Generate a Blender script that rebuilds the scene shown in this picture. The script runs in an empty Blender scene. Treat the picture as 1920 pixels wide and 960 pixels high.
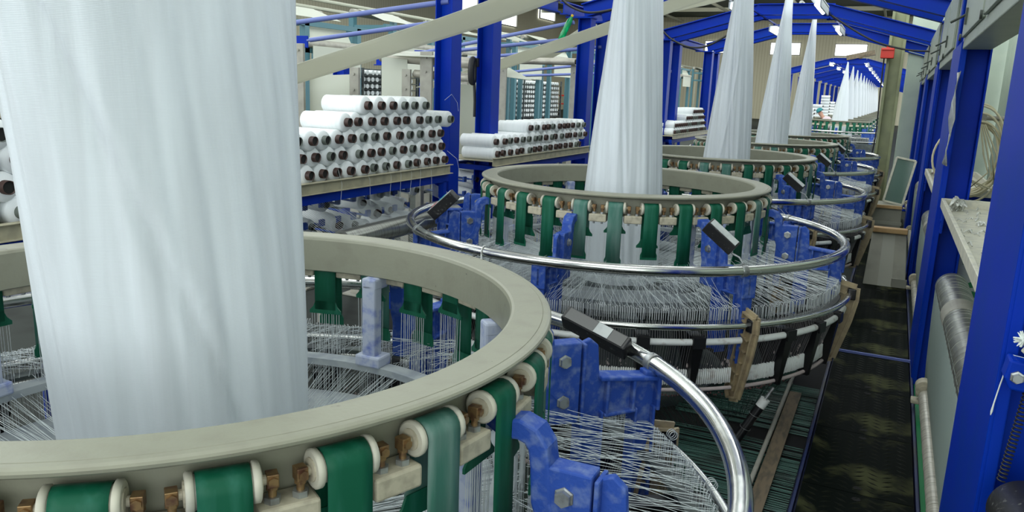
import bpy, math, random
from mathutils import Vector, Matrix
random.seed(7)
PI = math.pi
R_ = math.radians
sc = bpy.context.scene
C = sc.collection
ZO = 1.42                      # height of a loom's top ring above the floor; shapes below are written relative to that ring

# ---------------------------------------------------------------- camera
FPX, PITCH, ROLL, YAW, CH = 1468.0, 0.2095, 0.039, 0.4435, 0.578
cp, sp = math.cos(PITCH), math.sin(PITCH); cy, sy = math.cos(YAW), math.sin(YAW)
fw = Vector((-sy*cp, cy*cp, -sp)); rt = Vector((cy, sy, 0)); up = rt.cross(fw)
cr, sr = math.cos(ROLL), math.sin(ROLL)
r2 = rt*cr + up*sr; u2 = up*cr - rt*sr
cam = bpy.data.objects.new('camera', bpy.data.cameras.new('camera'))
C.objects.link(cam); sc.camera = cam
cam.matrix_world = Matrix(((r2.x, u2.x, -fw.x, 0), (r2.y, u2.y, -fw.y, 0), (r2.z, u2.z, -fw.z, CH+ZO), (0, 0, 0, 1)))
cam.data.sensor_width = 36; cam.data.lens = FPX/1920*36
cam.data.clip_start = 0.05; cam.data.clip_end = 300

# ---------------------------------------------------------------- light
sc.view_settings.view_transform = 'Standard'; sc.view_settings.look = 'None'
sc.view_settings.exposure = 0.3; sc.view_settings.gamma = 1.0; sc.view_settings.use_curve_mapping = False
w = bpy.data.worlds.new('hall_fill_glow'); sc.world = w; w.use_nodes = True
bg = w.node_tree.nodes['Background']; bg.inputs[1].default_value = 1.0
_t = w.node_tree; _tc = _t.nodes.new('ShaderNodeTexCoord'); _sx = _t.nodes.new('ShaderNodeSeparateXYZ')
_mr = _t.nodes.new('ShaderNodeMapRange'); _mr.inputs[1].default_value = -1; _mr.inputs[2].default_value = 1
_cr = _t.nodes.new('ShaderNodeValToRGB'); _el = _cr.color_ramp.elements
_K = 0.78                      # added glow ramp: bright at the horizon for upright faces, dim above and below
_stops = [(-1, .06), (-.2, .10), (-.06, .55), (.04, 2.3), (.32, 2.1), (.6, .55), (1, .30)]
while len(_el) < len(_stops): _el.new(0.5)
for _i, (_z, _v) in enumerate(_stops):
    _el[_i].position = (_z+1)/2; _v /= 2.5; _el[_i].color = (_v*.93, _v*1.0, _v*1.01, 1)
_t.links.new(_tc.outputs['Generated'], _sx.inputs[0]); _t.links.new(_sx.outputs['Z'], _mr.inputs[0])
_t.links.new(_mr.outputs[0], _cr.inputs[0]); _t.links.new(_cr.outputs[0], bg.inputs[0]); bg.inputs[1].default_value = 2.5*_K*1.6

def area(name, loc, rot, sx, sy_, power, col):
    l = bpy.data.lights.new(name, 'AREA'); l.shape = 'RECTANGLE'; l.size = sx; l.size_y = sy_
    l.energy = power; l.color = col
    o = bpy.data.objects.new(name, l); C.objects.link(o); o.location = loc; o.rotation_euler = rot
    return o
for i, (lx, ly) in enumerate([(-2, 0), (-2, 12), (-12, 8), (-4, 25), (-16, 25), (-10, 42), (-5, 38), (-24, 40)]):
    area('overhead_fill', (lx, ly, 9.4), (0, 0, 0), 7, 5, 330 if i < 3 else 650, (0.93, 1.0, 0.97))  # unseen area lamps added under the roof for soft top light
area('back_wall_fill', (-12, 66, 9.6), (R_(52), 0, 0), 26, 3, 1700, (1.0, 1.0, 0.90))  # unseen fill added to brighten the back wall
area('side_wall_fill', (-20, 45, 9.6), (0, R_(-52), 0), 3, 50, 1700, (1.0, 1.0, 0.90))  # unseen fill added to brighten the left wall

# ---------------------------------------------------------------- materials
def sock(n, *names):
    for k in names:
        if k in n.inputs: return n.inputs[k]
def mat(name, col, rough=0.5, metal=0.0, col2=None, nscale=8.0, nmix=(0.45, 0.65), stretch=(1, 1, 1), bump=0.0, bscale=60.0,
        trans=0.0, spec=None, emit=None, estr=0.0, alpha=1.0, rough2=None, coat=0.0):
    m = bpy.data.materials.new(name); m.use_nodes = True
    nt = m.node_tree; b = nt.nodes['Principled BSDF']
    b.inputs['Base Color'].default_value = (*col, 1); b.inputs['Roughness'].default_value = rough
    b.inputs['Metallic'].default_value = metal
    if trans: sock(b, 'Transmission Weight', 'Transmission').default_value = trans
    if spec is not None: b.inputs['Specular IOR Level'].default_value = spec
    if coat: sock(b, 'Coat Weight').default_value = coat
    b.inputs['Alpha'].default_value = alpha
    if emit:
        sock(b, 'Emission Color').default_value = (*emit, 1); b.inputs['Emission Strength'].default_value = estr
    tc = nt.nodes.new('ShaderNodeTexCoord'); mp = nt.nodes.new('ShaderNodeMapping')
    mp.inputs['Scale'].default_value = stretch; nt.links.new(tc.outputs['Object'], mp.inputs[0])
    if col2 or rough2 is not None:
        n = nt.nodes.new('ShaderNodeTexNoise'); n.inputs['Scale'].default_value = nscale; n.inputs['Detail'].default_value = 6
        nt.links.new(mp.outputs[0], n.inputs['Vector'])
        mr = nt.nodes.new('ShaderNodeMapRange'); mr.inputs[1].default_value = nmix[0]; mr.inputs[2].default_value = nmix[1]
        nt.links.new(n.outputs['Fac'], mr.inputs[0])
        if col2:
            mx = nt.nodes.new('ShaderNodeMixRGB'); mx.inputs[1].default_value = (*col, 1); mx.inputs[2].default_value = (*col2, 1)
            nt.links.new(mr.outputs[0], mx.inputs[0]); nt.links.new(mx.outputs[0], b.inputs['Base Color'])
        if rough2 is not None:
            m2 = nt.nodes.new('ShaderNodeMapRange'); m2.inputs[3].default_value = rough; m2.inputs[4].default_value = rough2
            nt.links.new(mr.outputs[0], m2.inputs[0]); nt.links.new(m2.outputs[0], b.inputs['Roughness'])
    if bump:
        n3 = nt.nodes.new('ShaderNodeTexNoise'); n3.inputs['Scale'].default_value = bscale
        nt.links.new(mp.outputs[0], n3.inputs['Vector'])
        bp = nt.nodes.new('ShaderNodeBump'); bp.inputs['Strength'].default_value = bump; bp.inputs['Distance'].default_value = 0.01
        nt.links.new(n3.outputs['Fac'], bp.inputs['Height']); nt.links.new(bp.outputs[0], b.inputs['Normal'])
    return m
M = {}
M['cream'] = mat('cream_paint', (0.255, 0.255, 0.19), 0.45, col2=(0.225, 0.22, 0.165), nscale=14, nmix=(0.5, 0.75), bump=0.05, bscale=90)
M['cream_dark'] = mat('dusty_cream', (0.46, 0.42, 0.31), 0.6, col2=(0.33, 0.30, 0.22), nscale=30)
M['belt'] = mat('green_belt', (0.004, 0.090, 0.046), 0.5, spec=0.22, col2=(0.02, 0.13, 0.085), nscale=7, nmix=(0.45, 0.8), stretch=(6, 6, 0.7))
M['brass'] = mat('brass', (0.30, 0.19, 0.085), 0.42, 0.7, col2=(0.14, 0.07, 0.045), nscale=40)
M['zinc'] = mat('zinc', (0.42, 0.44, 0.44), 0.4, 0.8, col2=(0.25, 0.25, 0.24), nscale=30)
M['blue'] = mat('blue_paint', (0.0005, 0.024, 0.33), 0.45, col2=(0.001, 0.030, 0.28), nscale=3, nmix=(0.4, 0.7), spec=0.10)
M['blue_dusty'] = mat('dusty_blue_paint', (0.022, 0.070, 0.34), 0.6, col2=(0.14, 0.20, 0.40), nscale=30, nmix=(0.47, 0.76), bump=0.12, bscale=120, spec=0.25)
M['blue_pale'] = mat('dust_covered_blue', (0.42, 0.46, 0.56), 0.8, col2=(0.14, 0.19, 0.46), nscale=20, nmix=(0.5, 0.72))
M['rod'] = mat('pale_blue_paint', (0.13, 0.17, 0.42), 0.5)
M['chrome'] = mat('chrome_tube', (0.58, 0.59, 0.56), 0.16, 1.0, rough2=0.30, nscale=9, bump=0.006, bscale=30)
M['white_plastic'] = mat('white_plastic', (0.80, 0.82, 0.78), 0.4, col2=(0.50, 0.45, 0.41), nscale=25, nmix=(0.55, 0.75))
M['beige'] = mat('beige_plastic', (0.36, 0.29, 0.17), 0.5, col2=(0.27, 0.21, 0.13), nscale=20)
M['black'] = mat('black_plastic', (0.006, 0.006, 0.007), 0.35)
M['black_dusty'] = mat('dusty_black_plastic', (0.010, 0.010, 0.011), 0.4, col2=(0.16, 0.16, 0.15), nscale=55, nmix=(0.6, 0.8))
M['label'] = mat('grey_label', (0.50, 0.53, 0.51), 0.35, col2=(0.40, 0.43, 0.42), nscale=20)
M['screen'] = mat('teal_display', (0.01, 0.30, 0.36), 0.3)
M['red_label'] = mat('red_label', (0.50, 0.10, 0.12), 0.4)
M['wire'] = mat('steel_wire', (0.62, 0.65, 0.65), 0.35, 0.35)
M['yarn'] = mat('white_yarn', (0.62, 0.67, 0.67), 0.5, trans=0.0)
M['dyarn'] = mat('dark_yarn', (0.20, 0.19, 0.19), 0.6)
M['gyarn'] = mat('green_tinted_yarn', (0.035, 0.11, 0.085), 0.35, col2=(0.008, 0.03, 0.022), nscale=6)
M['lint'] = mat('pink_grey_lint', (0.50, 0.42, 0.40), 0.95, bump=0.4)
M['beads'] = mat('maroon_beads', (0.14, 0.055, 0.055), 0.6, col2=(0.26, 0.16, 0.15), nscale=90)
M['greydust'] = mat('dusty_grey_paint', (0.34, 0.37, 0.38), 0.7, col2=(0.24, 0.27, 0.30), nscale=14)
M['machine'] = mat('dark_machine_casting', (0.045, 0.055, 0.06), 0.6, col2=(0.09, 0.11, 0.10), nscale=8)
M['bobbin'] = mat('white_yarn_package', (0.84, 0.87, 0.87), 0.5, col2=(0.78, 0.82, 0.82), nscale=5, stretch=(30, 1, 1))
M['core_brown'] = mat('brown_core', (0.055, 0.026, 0.020), 0.45)
M['core_grey'] = mat('grey_green_core', (0.12, 0.14, 0.12), 0.45)
M['core_in'] = mat('painted_bore_shade', (0.006, 0.006, 0.005), 0.8)  # near-black colour stands in for the shade inside hollow ends
M['shelf'] = mat('cream_shelf_paint', (0.42, 0.39, 0.27), 0.5, col2=(0.33, 0.31, 0.22), nscale=12)
M['gpost'] = mat('grey_cream_steel', (0.33, 0.32, 0.27), 0.5, col2=(0.27, 0.26, 0.22), nscale=9)
M['roller'] = mat('brushed_steel_roller', (0.36, 0.37, 0.33), 0.30, 0.75, col2=(0.22, 0.22, 0.20), nscale=4, stretch=(1, 22, 1))
M['roller_pale'] = mat('pale_roller', (0.47, 0.45, 0.38), 0.38, 0.2, col2=(0.30, 0.28, 0.23), nscale=5, stretch=(1, 12, 1))
M['teal'] = mat('teal_paint', (0.045, 0.14, 0.17), 0.5)
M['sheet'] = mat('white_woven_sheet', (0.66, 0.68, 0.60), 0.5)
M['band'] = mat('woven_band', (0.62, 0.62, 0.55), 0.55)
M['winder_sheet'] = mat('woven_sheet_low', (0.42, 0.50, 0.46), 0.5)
M['plate'] = mat('sheen_painted_tread_plate', (0.003, 0.005, 0.0035), 0.6, 0.0, col2=(0.060, 0.064, 0.028), nscale=2.4, nmix=(0.53, 0.64), rough2=0.6, spec=0.03)  # olive noise patches paint a sheen into the plate colour
M['tread'] = mat('tread_bars', (0.004, 0.006, 0.003), 0.5, 0.0, spec=0.06, col2=(0.012, 0.013, 0.006), nscale=3)
M['edge'] = mat('grimy_blue_edge', (0.006, 0.016, 0.08), 0.5, col2=(0.012, 0.014, 0.016), nscale=4)
M['belt_pale'] = mat('dust_covered_belt', (0.04, 0.15, 0.11), 0.6, col2=(0.14, 0.23, 0.20), nscale=5, nmix=(0.4, 0.7), stretch=(5, 5, 0.8))
M['glossy'] = mat('dark_glossy_cover', (0.012, 0.014, 0.013), 0.12)
M['hole'] = mat('hole_dark', (0.002, 0.002, 0.002), 0.9)
M['floor'] = mat('dark_concrete', (0.020, 0.026, 0.022), 0.65, spec=0.2, col2=(0.010, 0.013, 0.011), nscale=3)
M['wood'] = mat('dusty_board', (0.16, 0.12, 0.075), 0.7, col2=(0.09, 0.075, 0.05), nscale=10, stretch=(4, 1, 1))
M['wood_light'] = mat('light_wood', (0.48, 0.31, 0.14), 0.6, col2=(0.36, 0.21, 0.085), nscale=9, stretch=(1, 8, 1))
M['carton'] = mat('grey_carton', (0.27, 0.265, 0.215), 0.75, col2=(0.235, 0.23, 0.19), nscale=6)
M['tape'] = mat('carton_tape', (0.30, 0.30, 0.245), 0.4)
M['trunk'] = mat('grey_green_trunking', (0.255, 0.295, 0.235), 0.42, col2=(0.22, 0.255, 0.205), nscale=6)
M['trunk_dark'] = mat('trunking_seam', (0.035, 0.045, 0.035), 0.5)
M['tray'] = mat('cream_tray', (0.52, 0.50, 0.40), 0.5, col2=(0.40, 0.39, 0.33), nscale=18)
M['debris'] = mat('yarn_waste', (0.60, 0.61, 0.57), 0.85, col2=(0.30, 0.30, 0.27), nscale=45, bump=0.4)
M['wall'] = mat('beige_cladding', (0.44, 0.42, 0.31), 0.7)
M['partition'] = mat('pale_green_panel', (0.42, 0.49, 0.40), 0.5, col2=(0.39, 0.46, 0.38), nscale=4)
M['pillar'] = mat('yellow_green_pillar', (0.24, 0.26, 0.14), 0.5, col2=(0.20, 0.215, 0.12), nscale=5)
M['roof'] = mat('dark_green_roof', (0.035, 0.055, 0.040), 0.8)
M['purlin'] = mat('cream_purlin', (0.42, 0.43, 0.34), 0.6)
M['daylight'] = mat('bright_window', (0.9, 0.9, 0.9), 0.5, emit=(0.95, 1.0, 1.0), estr=1.6)
M['tube_light'] = mat('lit_tube', (0.9, 0.9, 0.9), 0.5, emit=(0.95, 1.0, 1.0), estr=5.0)
M['reflector'] = mat('lamp_reflector', (0.45, 0.48, 0.50), 0.5)
M['red'] = mat('red_box', (0.55, 0.035, 0.02), 0.5)
M['bottle'] = mat('green_bottle_plastic', (0.0, 0.36, 0.12), 0.2, trans=0.35)
M['yellow'] = mat('yellow_cap', (0.65, 0.42, 0.02), 0.5)
M['cable'] = mat('black_cable', (0.015, 0.015, 0.016), 0.5)
M['hose'] = mat('cream_hose', (0.58, 0.53, 0.34), 0.4)
M['green'] = mat('green_print', (0.0, 0.20, 0.06), 0.5)
M['white'] = mat('white_print', (0.66, 0.70, 0.66), 0.5)
M['clear'] = mat('clear_plastic_film', (0.75, 0.78, 0.76), 0.18, trans=0.75)
M['pink'] = mat('pink_cloth', (0.55, 0.27, 0.30), 0.8)
M['glass'] = mat('greenish_pane', (0.12, 0.20, 0.16), 0.12, trans=0.3)
M['skin'] = mat('skin', (0.45, 0.24, 0.17), 0.6)
M['cap'] = mat('teal_cap', (0.03, 0.22, 0.24), 0.8)
M['shirt'] = mat('pale_pink_shirt', (0.62, 0.52, 0.55), 0.8)
M['trousers'] = mat('dark_trousers', (0.03, 0.035, 0.05), 0.8)

def cloth_material():
    m = bpy.data.materials.new('white_woven_tube'); m.use_nodes = True
    nt = m.node_tree; b = nt.nodes['Principled BSDF']
    b.inputs['Roughness'].default_value = 0.42
    tc = nt.nodes.new('ShaderNodeTexCoord'); mp = nt.nodes.new('ShaderNodeMapping'); mp.inputs['Scale'].default_value = (14, 14, 0.5)
    nt.links.new(tc.outputs['Object'], mp.inputs[0])
    n = nt.nodes.new('ShaderNodeTexNoise'); n.inputs['Scale'].default_value = 1.6; n.inputs['Detail'].default_value = 5
    nt.links.new(mp.outputs[0], n.inputs['Vector'])
    cr_ = nt.nodes.new('ShaderNodeValToRGB')
    cr_.color_ramp.elements[0].position = 0.35; cr_.color_ramp.elements[0].color = (0.72, 0.76, 0.785, 1)
    cr_.color_ramp.elements[1].position = 0.65; cr_.color_ramp.elements[1].color = (0.81, 0.86, 0.89, 1)
    nt.links.new(n.outputs['Fac'], cr_.inputs[0]); nt.links.new(cr_.outputs[0], b.inputs['Base Color'])
    wv = nt.nodes.new('ShaderNodeTexWave'); wv.inputs['Scale'].default_value = 90; wv.bands_direction = 'Z'
    nt.links.new(tc.outputs['Object'], wv.inputs['Vector'])
    ad = nt.nodes.new('ShaderNodeMath'); ad.operation = 'MULTIPLY_ADD'; ad.inputs[1].default_value = 0.12
    nt.links.new(wv.outputs['Fac'], ad.inputs[0]); nt.links.new(n.outputs['Fac'], ad.inputs[2])
    bp = nt.nodes.new('ShaderNodeBump'); bp.inputs['Strength'].default_value = 0.22; bp.inputs['Distance'].default_value = 0.008
    nt.links.new(ad.outputs[0], bp.inputs['Height']); nt.links.new(bp.outputs[0], b.inputs['Normal'])
    return m
M['cloth'] = cloth_material()
def make_translucent(m, fac, col):
    nt = m.node_tree; b = nt.nodes['Principled BSDF']; out = nt.nodes['Material Output']
    tr = nt.nodes.new('ShaderNodeBsdfTranslucent'); tr.inputs[0].default_value = (*col, 1)
    mx = nt.nodes.new('ShaderNodeMixShader'); mx.inputs[0].default_value = fac
    nt.links.new(b.outputs[0], mx.inputs[1]); nt.links.new(tr.outputs[0], mx.inputs[2]); nt.links.new(mx.outputs[0], out.inputs[0])
make_translucent(M['cloth'], 0.22, (0.85, 0.9, 0.93)); make_translucent(M['band'], 0.5, (0.80, 0.80, 0.70)); make_translucent(M['sheet'], 0.4, (0.80, 0.82, 0.72)); make_translucent(M['winder_sheet'], 0.3, (0.6, 0.7, 0.65))

def wall_material(name, base, dark, axis):
    m = bpy.data.materials.new(name); m.use_nodes = True
    nt = m.node_tree; b = nt.nodes['Principled BSDF']; b.inputs['Roughness'].default_value = 0.6
    tc = nt.nodes.new('ShaderNodeTexCoord'); wv = nt.nodes.new('ShaderNodeTexWave')
    wv.bands_direction = axis; wv.inputs['Scale'].default_value = 1.1
    nt.links.new(tc.outputs['Object'], wv.inputs['Vector'])
    cr_ = nt.nodes.new('ShaderNodeValToRGB'); cr_.color_ramp.elements[0].position = 0.05; cr_.color_ramp.elements[0].color = (*dark, 1)
    cr_.color_ramp.elements[1].position = 0.2; cr_.color_ramp.elements[1].color = (*base, 1)
    nt.links.new(wv.outputs['Fac'], cr_.inputs[0]); nt.links.new(cr_.outputs[0], b.inputs['Base Color'])
    return m
M['wall_x'] = wall_material('ribbed_cladding_back', (0.44, 0.42, 0.31), (0.36, 0.34, 0.25), 'X')
M['wall_y'] = wall_material('ribbed_cladding_side', (0.44, 0.42, 0.31), (0.36, 0.34, 0.25), 'Y')

# scratches and nicks on the rings
def add_chips(m):
    nt = m.node_tree; b = nt.nodes['Principled BSDF']
    src = b.inputs['Base Color'].links[0].from_socket
    tc = nt.nodes.new('ShaderNodeTexCoord'); n = nt.nodes.new('ShaderNodeTexNoise'); n.inputs['Scale'].default_value = 22; n.inputs['Detail'].default_value = 3
    n.inputs['Distortion'].default_value = 1.2
    nt.links.new(tc.outputs['Object'], n.inputs['Vector'])
    mr = nt.nodes.new('ShaderNodeMapRange'); mr.inputs[1].default_value = 0.725; mr.inputs[2].default_value = 0.75
    nt.links.new(n.outputs['Fac'], mr.inputs[0])
    mx = nt.nodes.new('ShaderNodeMixRGB'); mx.inputs[2].default_value = (0.12, 0.11, 0.09, 1)
    nt.links.new(mr.outputs[0], mx.inputs[0]); nt.links.new(src, mx.inputs[1]); nt.links.new(mx.outputs[0], b.inputs['Base Color'])
add_chips(M['cream'])

# ---------------------------------------------------------------- mesh builder
class MB:
    def __init__(s, xf=None): s.v = []; s.f = []; s.sm = []; s.xf = xf
    def _add(s, vs, fs, smooth=False):
        n = len(s.v)
        if s.xf is not None: vs = [tuple(s.xf @ Vector(p)) for p in vs]
        s.v += [tuple(p) for p in vs]; s.f += [tuple(i+n for i in f) for f in fs]; s.sm += [smooth]*len(fs)
    def box(s, c, d, ax=None):
        X, Y, Z = ax if ax else (Vector((1, 0, 0)), Vector((0, 1, 0)), Vector((0, 0, 1)))
        c = Vector(c); vs = []
        for i in (-.5, .5):
            for j in (-.5, .5):
                for k in (-.5, .5): vs.append(c + X*(i*d[0]) + Y*(j*d[1]) + Z*(k*d[2]))
        s._add(vs, [(0, 1, 3, 2), (4, 6, 7, 5), (0, 4, 5, 1), (2, 3, 7, 6), (0, 2, 6, 4), (1, 5, 7, 3)])
    def bar(s, a, b, wd, ht, upv=(0, 0, 1)):
        a = Vector(a); b = Vector(b); X = (b-a); L = X.length; X = X/L
        Y = Vector(upv).cross(X).normalized(); Z = X.cross(Y)
        s.box((a+b)/2, (L, wd, ht), (X, Y, Z))
    def tube(s, pts, r, seg=8, closed=False, caps=True, smooth=True):
        pts = [Vector(p) for p in pts]; n = len(pts); rings = []
        prev = None
        for i, p in enumerate(pts):
            if closed: t = pts[(i+1) % n]-pts[i-1]
            else: t = pts[min(i+1, n-1)]-pts[max(i-1, 0)]
            t = t.normalized() if t.length > 0 else Vector((0, 0, 1))
            a = (prev - t*prev.dot(t)) if prev is not None else (Vector((0, 0, 1)) if abs(t.z) < .9 else Vector((1, 0, 0)))
            if prev is None: a = a - t*a.dot(t)
            a = a.normalized(); prev = a; b = t.cross(a)
            rr = r[i] if isinstance(r, (list, tuple)) else r
            rings.append([p + (a*math.cos(2*PI*k/seg) + b*math.sin(2*PI*k/seg))*rr for k in range(seg)])
        vs = [q for rg in rings for q in rg]; fs = []
        for i in range(n if closed else n-1):
            j = (i+1) % n
            for k in range(seg):
                fs.append((i*seg+k, i*seg+(k+1) % seg, j*seg+(k+1) % seg, j*seg+k))
        s._add(vs, fs, smooth)
        if caps and not closed:
            s._add(rings[0][::-1], [tuple(range(seg))]); s._add(rings[-1], [tuple(range(seg))])
    def cyl(s, a, b, r, seg=16, smooth=True): s.tube([a, b], r, seg, smooth=smooth)
    def lathe(s, prof, seg=96, cx=0, cy_=0, closed=True, smooth=False, a0=0, a1=2*PI):
        full = abs(a1-a0-2*PI) < 1e-6; m = seg if full else seg+1; vs = []
        for i in range(m):
            a = a0+(a1-a0)*i/seg
            for (r, z) in prof: vs.append((cx+r*math.cos(a), cy_+r*math.sin(a), z))
        k = len(prof); fs = []
        for i in range(seg):
            j = (i+1) % m
            for q in range(k if closed else k-1):
                q2 = (q+1) % k
                fs.append((i*k+q, j*k+q, j*k+q2, i*k+q2))
        s._add(vs, fs, smooth)
    def poly(s, pts, th, nrm):
        nrm = Vector(nrm).normalized()*th/2; pts = [Vector(p) for p in pts]; n = len(pts)
        vs = [p-nrm for p in pts]+[p+nrm for p in pts]
        fs = [tuple(range(n))[::-1], tuple(range(n, 2*n))]+[(i, (i+1) % n, n+(i+1) % n, n+i) for i in range(n)]
        s._add(vs, fs)
    def sheet(s, rows, smooth=True, closed=False):
        n = len(rows); m = len(rows[0]); vs = [p for r in rows for p in r]; fs = []
        for i in range(n-1):
            for j in range(m if closed else m-1):
                k = (j+1) % m
                fs.append((i*m+j, i*m+k, (i+1)*m+k, (i+1)*m+j))
        s._add(vs, fs, smooth)
    def build(s, name, m, parent=None, org=(0, 0, 0), bevel=0, solid=0, zo=True):
        """coordinates are relative to the ring height unless zo is False"""
        me = bpy.data.meshes.new(name)
        dz = ZO if zo else 0
        if parent is not None and zo == 'local': dz = 0
        me.from_pydata([(x-org[0], y-org[1], z-org[2]+dz) for x, y, z in s.v], [], s.f)
        me.polygons.foreach_set('use_smooth', s.sm); me.update()
        me.materials.append(m if not isinstance(m, str) else M[m])
        o = bpy.data.objects.new(name, me); C.objects.link(o)
        if parent is not None: o.parent = parent
        if bevel:
            b = o.modifiers.new('bevel', 'BEVEL'); b.width = bevel; b.segments = 2; b.limit_method = 'ANGLE'; b.angle_limit = R_(40)
        if solid:
            b = o.modifiers.new('thickness', 'SOLIDIFY'); b.thickness = solid
        return o
def tag(o, label=None, cat=None, group=None, kind=None):
    if label: o['label'] = label
    if cat: o['category'] = cat
    if group: o['group'] = group
    if kind: o['kind'] = kind
    return o
def empty(name, loc, label, cat, group=None, rz=0):
    e = bpy.data.objects.new(name, None); C.objects.link(e); e.location = loc; e.rotation_euler = (0, 0, rz)
    e.empty_display_size = 0.1
    return tag(e, label, cat, group)
KIDS = {}
def copy_tree(o, parent=None):
    c = o.copy(); C.objects.link(c)
    if parent is not None: c.parent = parent
    for ch in list(o.children): copy_tree(ch, c)
    return c
def pol(a, r, z): return (r*math.cos(a), r*math.sin(a), z)
def frame_at(a): return Vector((math.cos(a), math.sin(a), 0)), Vector((-math.sin(a), math.cos(a), 0)), Vector((0, 0, 1))

# ================================================================ THE SETTING
FL = -ZO       # floor level in ring-relative heights
WK = -1.35     # walkway surface
m = MB(); m.box((-14, 42, FL-.05), (44, 100, .1)); tag(m.build('floor', 'floor'), kind='structure')
m = MB(); m.box((-34.1, 42, 4.3), (.2, 92, 11.6)); tag(m.build('wall_left', 'wall_y'), kind='structure')
m = MB(); m.box((-15.5, 85.1, 4.3), (38, .2, 11.6)); tag(m.build('wall_back', 'wall_x'), kind='structure')
m = MB(); m.box((-15.5, 52, 8.75), (38, 68, .1)); tag(m.build('ceiling', 'roof'), kind='structure')
def trim(n, a, b, wd, ht, mt='purlin'):
    m = MB(); m.bar(a, b, wd, ht); tag(m.build('trim_%d' % n, mt), kind='structure')
for i in range(7): trim(i+1, (-34, 22+i*9, 8.5), (3, 22+i*9, 8.5), .12, .35)
for i in range(5): trim(i+8, (-28+i*6.5, 19, 8.25), (-28+i*6.5, 85, 8.25), .16, .2)
for i, yy in enumerate([36, 44.6, 53.4, 62, 70.5, 79]): trim(i+13, (-33.8, yy, FL), (-33.8, yy, 10), .9, .4, 'roof')
for i, xx in enumerate([-28, -20.8, -13.6, -7.3, -1.0]): trim(i+19, (xx, 84.8, FL), (xx, 84.8, 10), .4, .45, 'roof')
def window(n, c, d):
    m = MB(); m.box(c, d); w_ = tag(m.build('window_%d' % n, 'daylight'), kind='structure')
    f = MB(); t = .09
    horiz = d[0] > d[1]
    L = d[0] if horiz else d[1]
    for s_ in (-1, 1):
        if horiz:
            f.box((c[0]+s_*L/2, c[1]-.1, c[2]), (t, .12, d[2]+t)); f.box((c[0], c[1]-.1, c[2]+s_*d[2]/2), (L, .12, t))
        else:
            f.box((c[0]+.1, c[1]+s_*L/2, c[2]), (.12, t, d[2]+t)); f.box((c[0]+.1, c[1], c[2]+s_*d[2]/2), (.12, L, t))
    f.build('window_frame', 'gpost', w_, zo=True)
window(1, (-4.8, 84.95, 5.55), (2.9, .1, 1.15)); window(2, (-10.9, 84.95, 5.6), (2.9, .1, 1.2)); window(3, (-17.5, 84.95, 5.7), (2.9, .1, 1.2))
window(4, (-33.9, 68.4, 7.2), (.1, 3.6, 1.6)); window(5, (-33.9, 77.5, 8.2), (.1, 4.0, .9)); window(6, (-33.9, 60.5, 7.4), (.1, 3.6, 1.5))
# pale green partition along the aisle and its end
def partition(name, x0, x1, y0, y1, z1, label=None):
    m = MB(); L = math.hypot(x1-x0, y1-y0); n = max(2, int(L/.55)); dx, dy = (x1-x0)/L, (y1-y0)/L
    for i in range(n):
        a = (i+.02)*L/n; b = (i+.98)*L/n
        m.bar((x0+dx*a, y0+dy*a, (FL+z1)/2), (x0+dx*b, y0+dy*b, (FL+z1)/2), .05, z1-FL)
    m.bar((x0, y0, (FL+z1)/2), (x1, y1, (FL+z1)/2), .03, z1-FL)
    tag(m.build(name, 'partition', bevel=.004), kind='structure')
partition('wall_right', 1.7, 1.7, -1, 17.3, 2.6)
partition('wall_aisle_end', .05, 1.7, 17.4, 17.4, 2.6)
m = MB()
m.box((-.27, 16.25, .4), (.05, .28, 3.64)); m.box((-.04, 16.25, .4), (.05, .28, 3.64)); m.box((-.155, 16.25, .4), (.2, .05, 3.64))
m.box((-.155, 16.25, FL+.02), (.4, .4, .04))
p = m.build('pillar', 'pillar', bevel=.006); tag(p, 'yellow-green steel roof pillar at the end of the walkway under a red box', 'pillar')
m = MB(); m.box((-.29, 16.0, 1.47), (.22, .2, .18)); m.box((-.29, 15.89, 1.53), (.2, .02, .03)); m.cyl((-.29, 16.0, 1.56), (-.29, 16.0, 1.6), .03, 10)
tag(m.build('alarm_box', 'red', bevel=.01), 'small red box fixed high on the yellow-green pillar', 'alarm box')

# walkway of tread plates
def tread_plate(y0, y1, first, label):
    e = empty('floor_plate', (.055, (y0+y1)/2, ZO+WK-.02), label, 'floor plate', 'tread plates of the walkway')
    if first is not None:
        pass
    g = .006; W = .52; L = (y1-y0)-g
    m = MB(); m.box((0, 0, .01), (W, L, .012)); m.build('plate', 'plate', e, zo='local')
    t = MB(); nx, ny = 7, int(L/.056)
    for i in range(nx):
        for j in range(ny):
            x = -W/2+.02+(i+.5)*(W-.04)/nx; y = -L/2+.02+(j+.5)*(L-.04)/ny
            a = R_(32) if (i % 2) else R_(-32)
            X = Vector((math.cos(a), math.sin(a), 0)); Y = Vector((-math.sin(a), math.cos(a), 0))
            s_ = .034; wdt = .0095; z = .016
            t._add([X*-s_+Vector((x, y, z)), Y*-wdt+Vector((x, y, z)), X*s_+Vector((x, y, z)), Y*wdt+Vector((x, y, z)), Vector((x, y, z+.0035))],
                   [(0, 1, 4), (1, 2, 4), (2, 3, 4), (3, 0, 4)], False)
    tag(t.build('tread', 'tread', e, zo='local'), kind='stuff')
    for yy in (-L/2+.06, L/2-.06):
        h = MB(); h.cyl((0, yy, .016), (0, yy, .0178), .021, 14); h.build('lifting_hole', 'hole', e, zo='local')
    return e
seams = [3.24, 4.05, 4.86, 5.67, 6.5, 7.33, 8.16, 9.0, 9.83, 10.66, 11.5, 12.33, 13.16, 14.0, 15.0]
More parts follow.
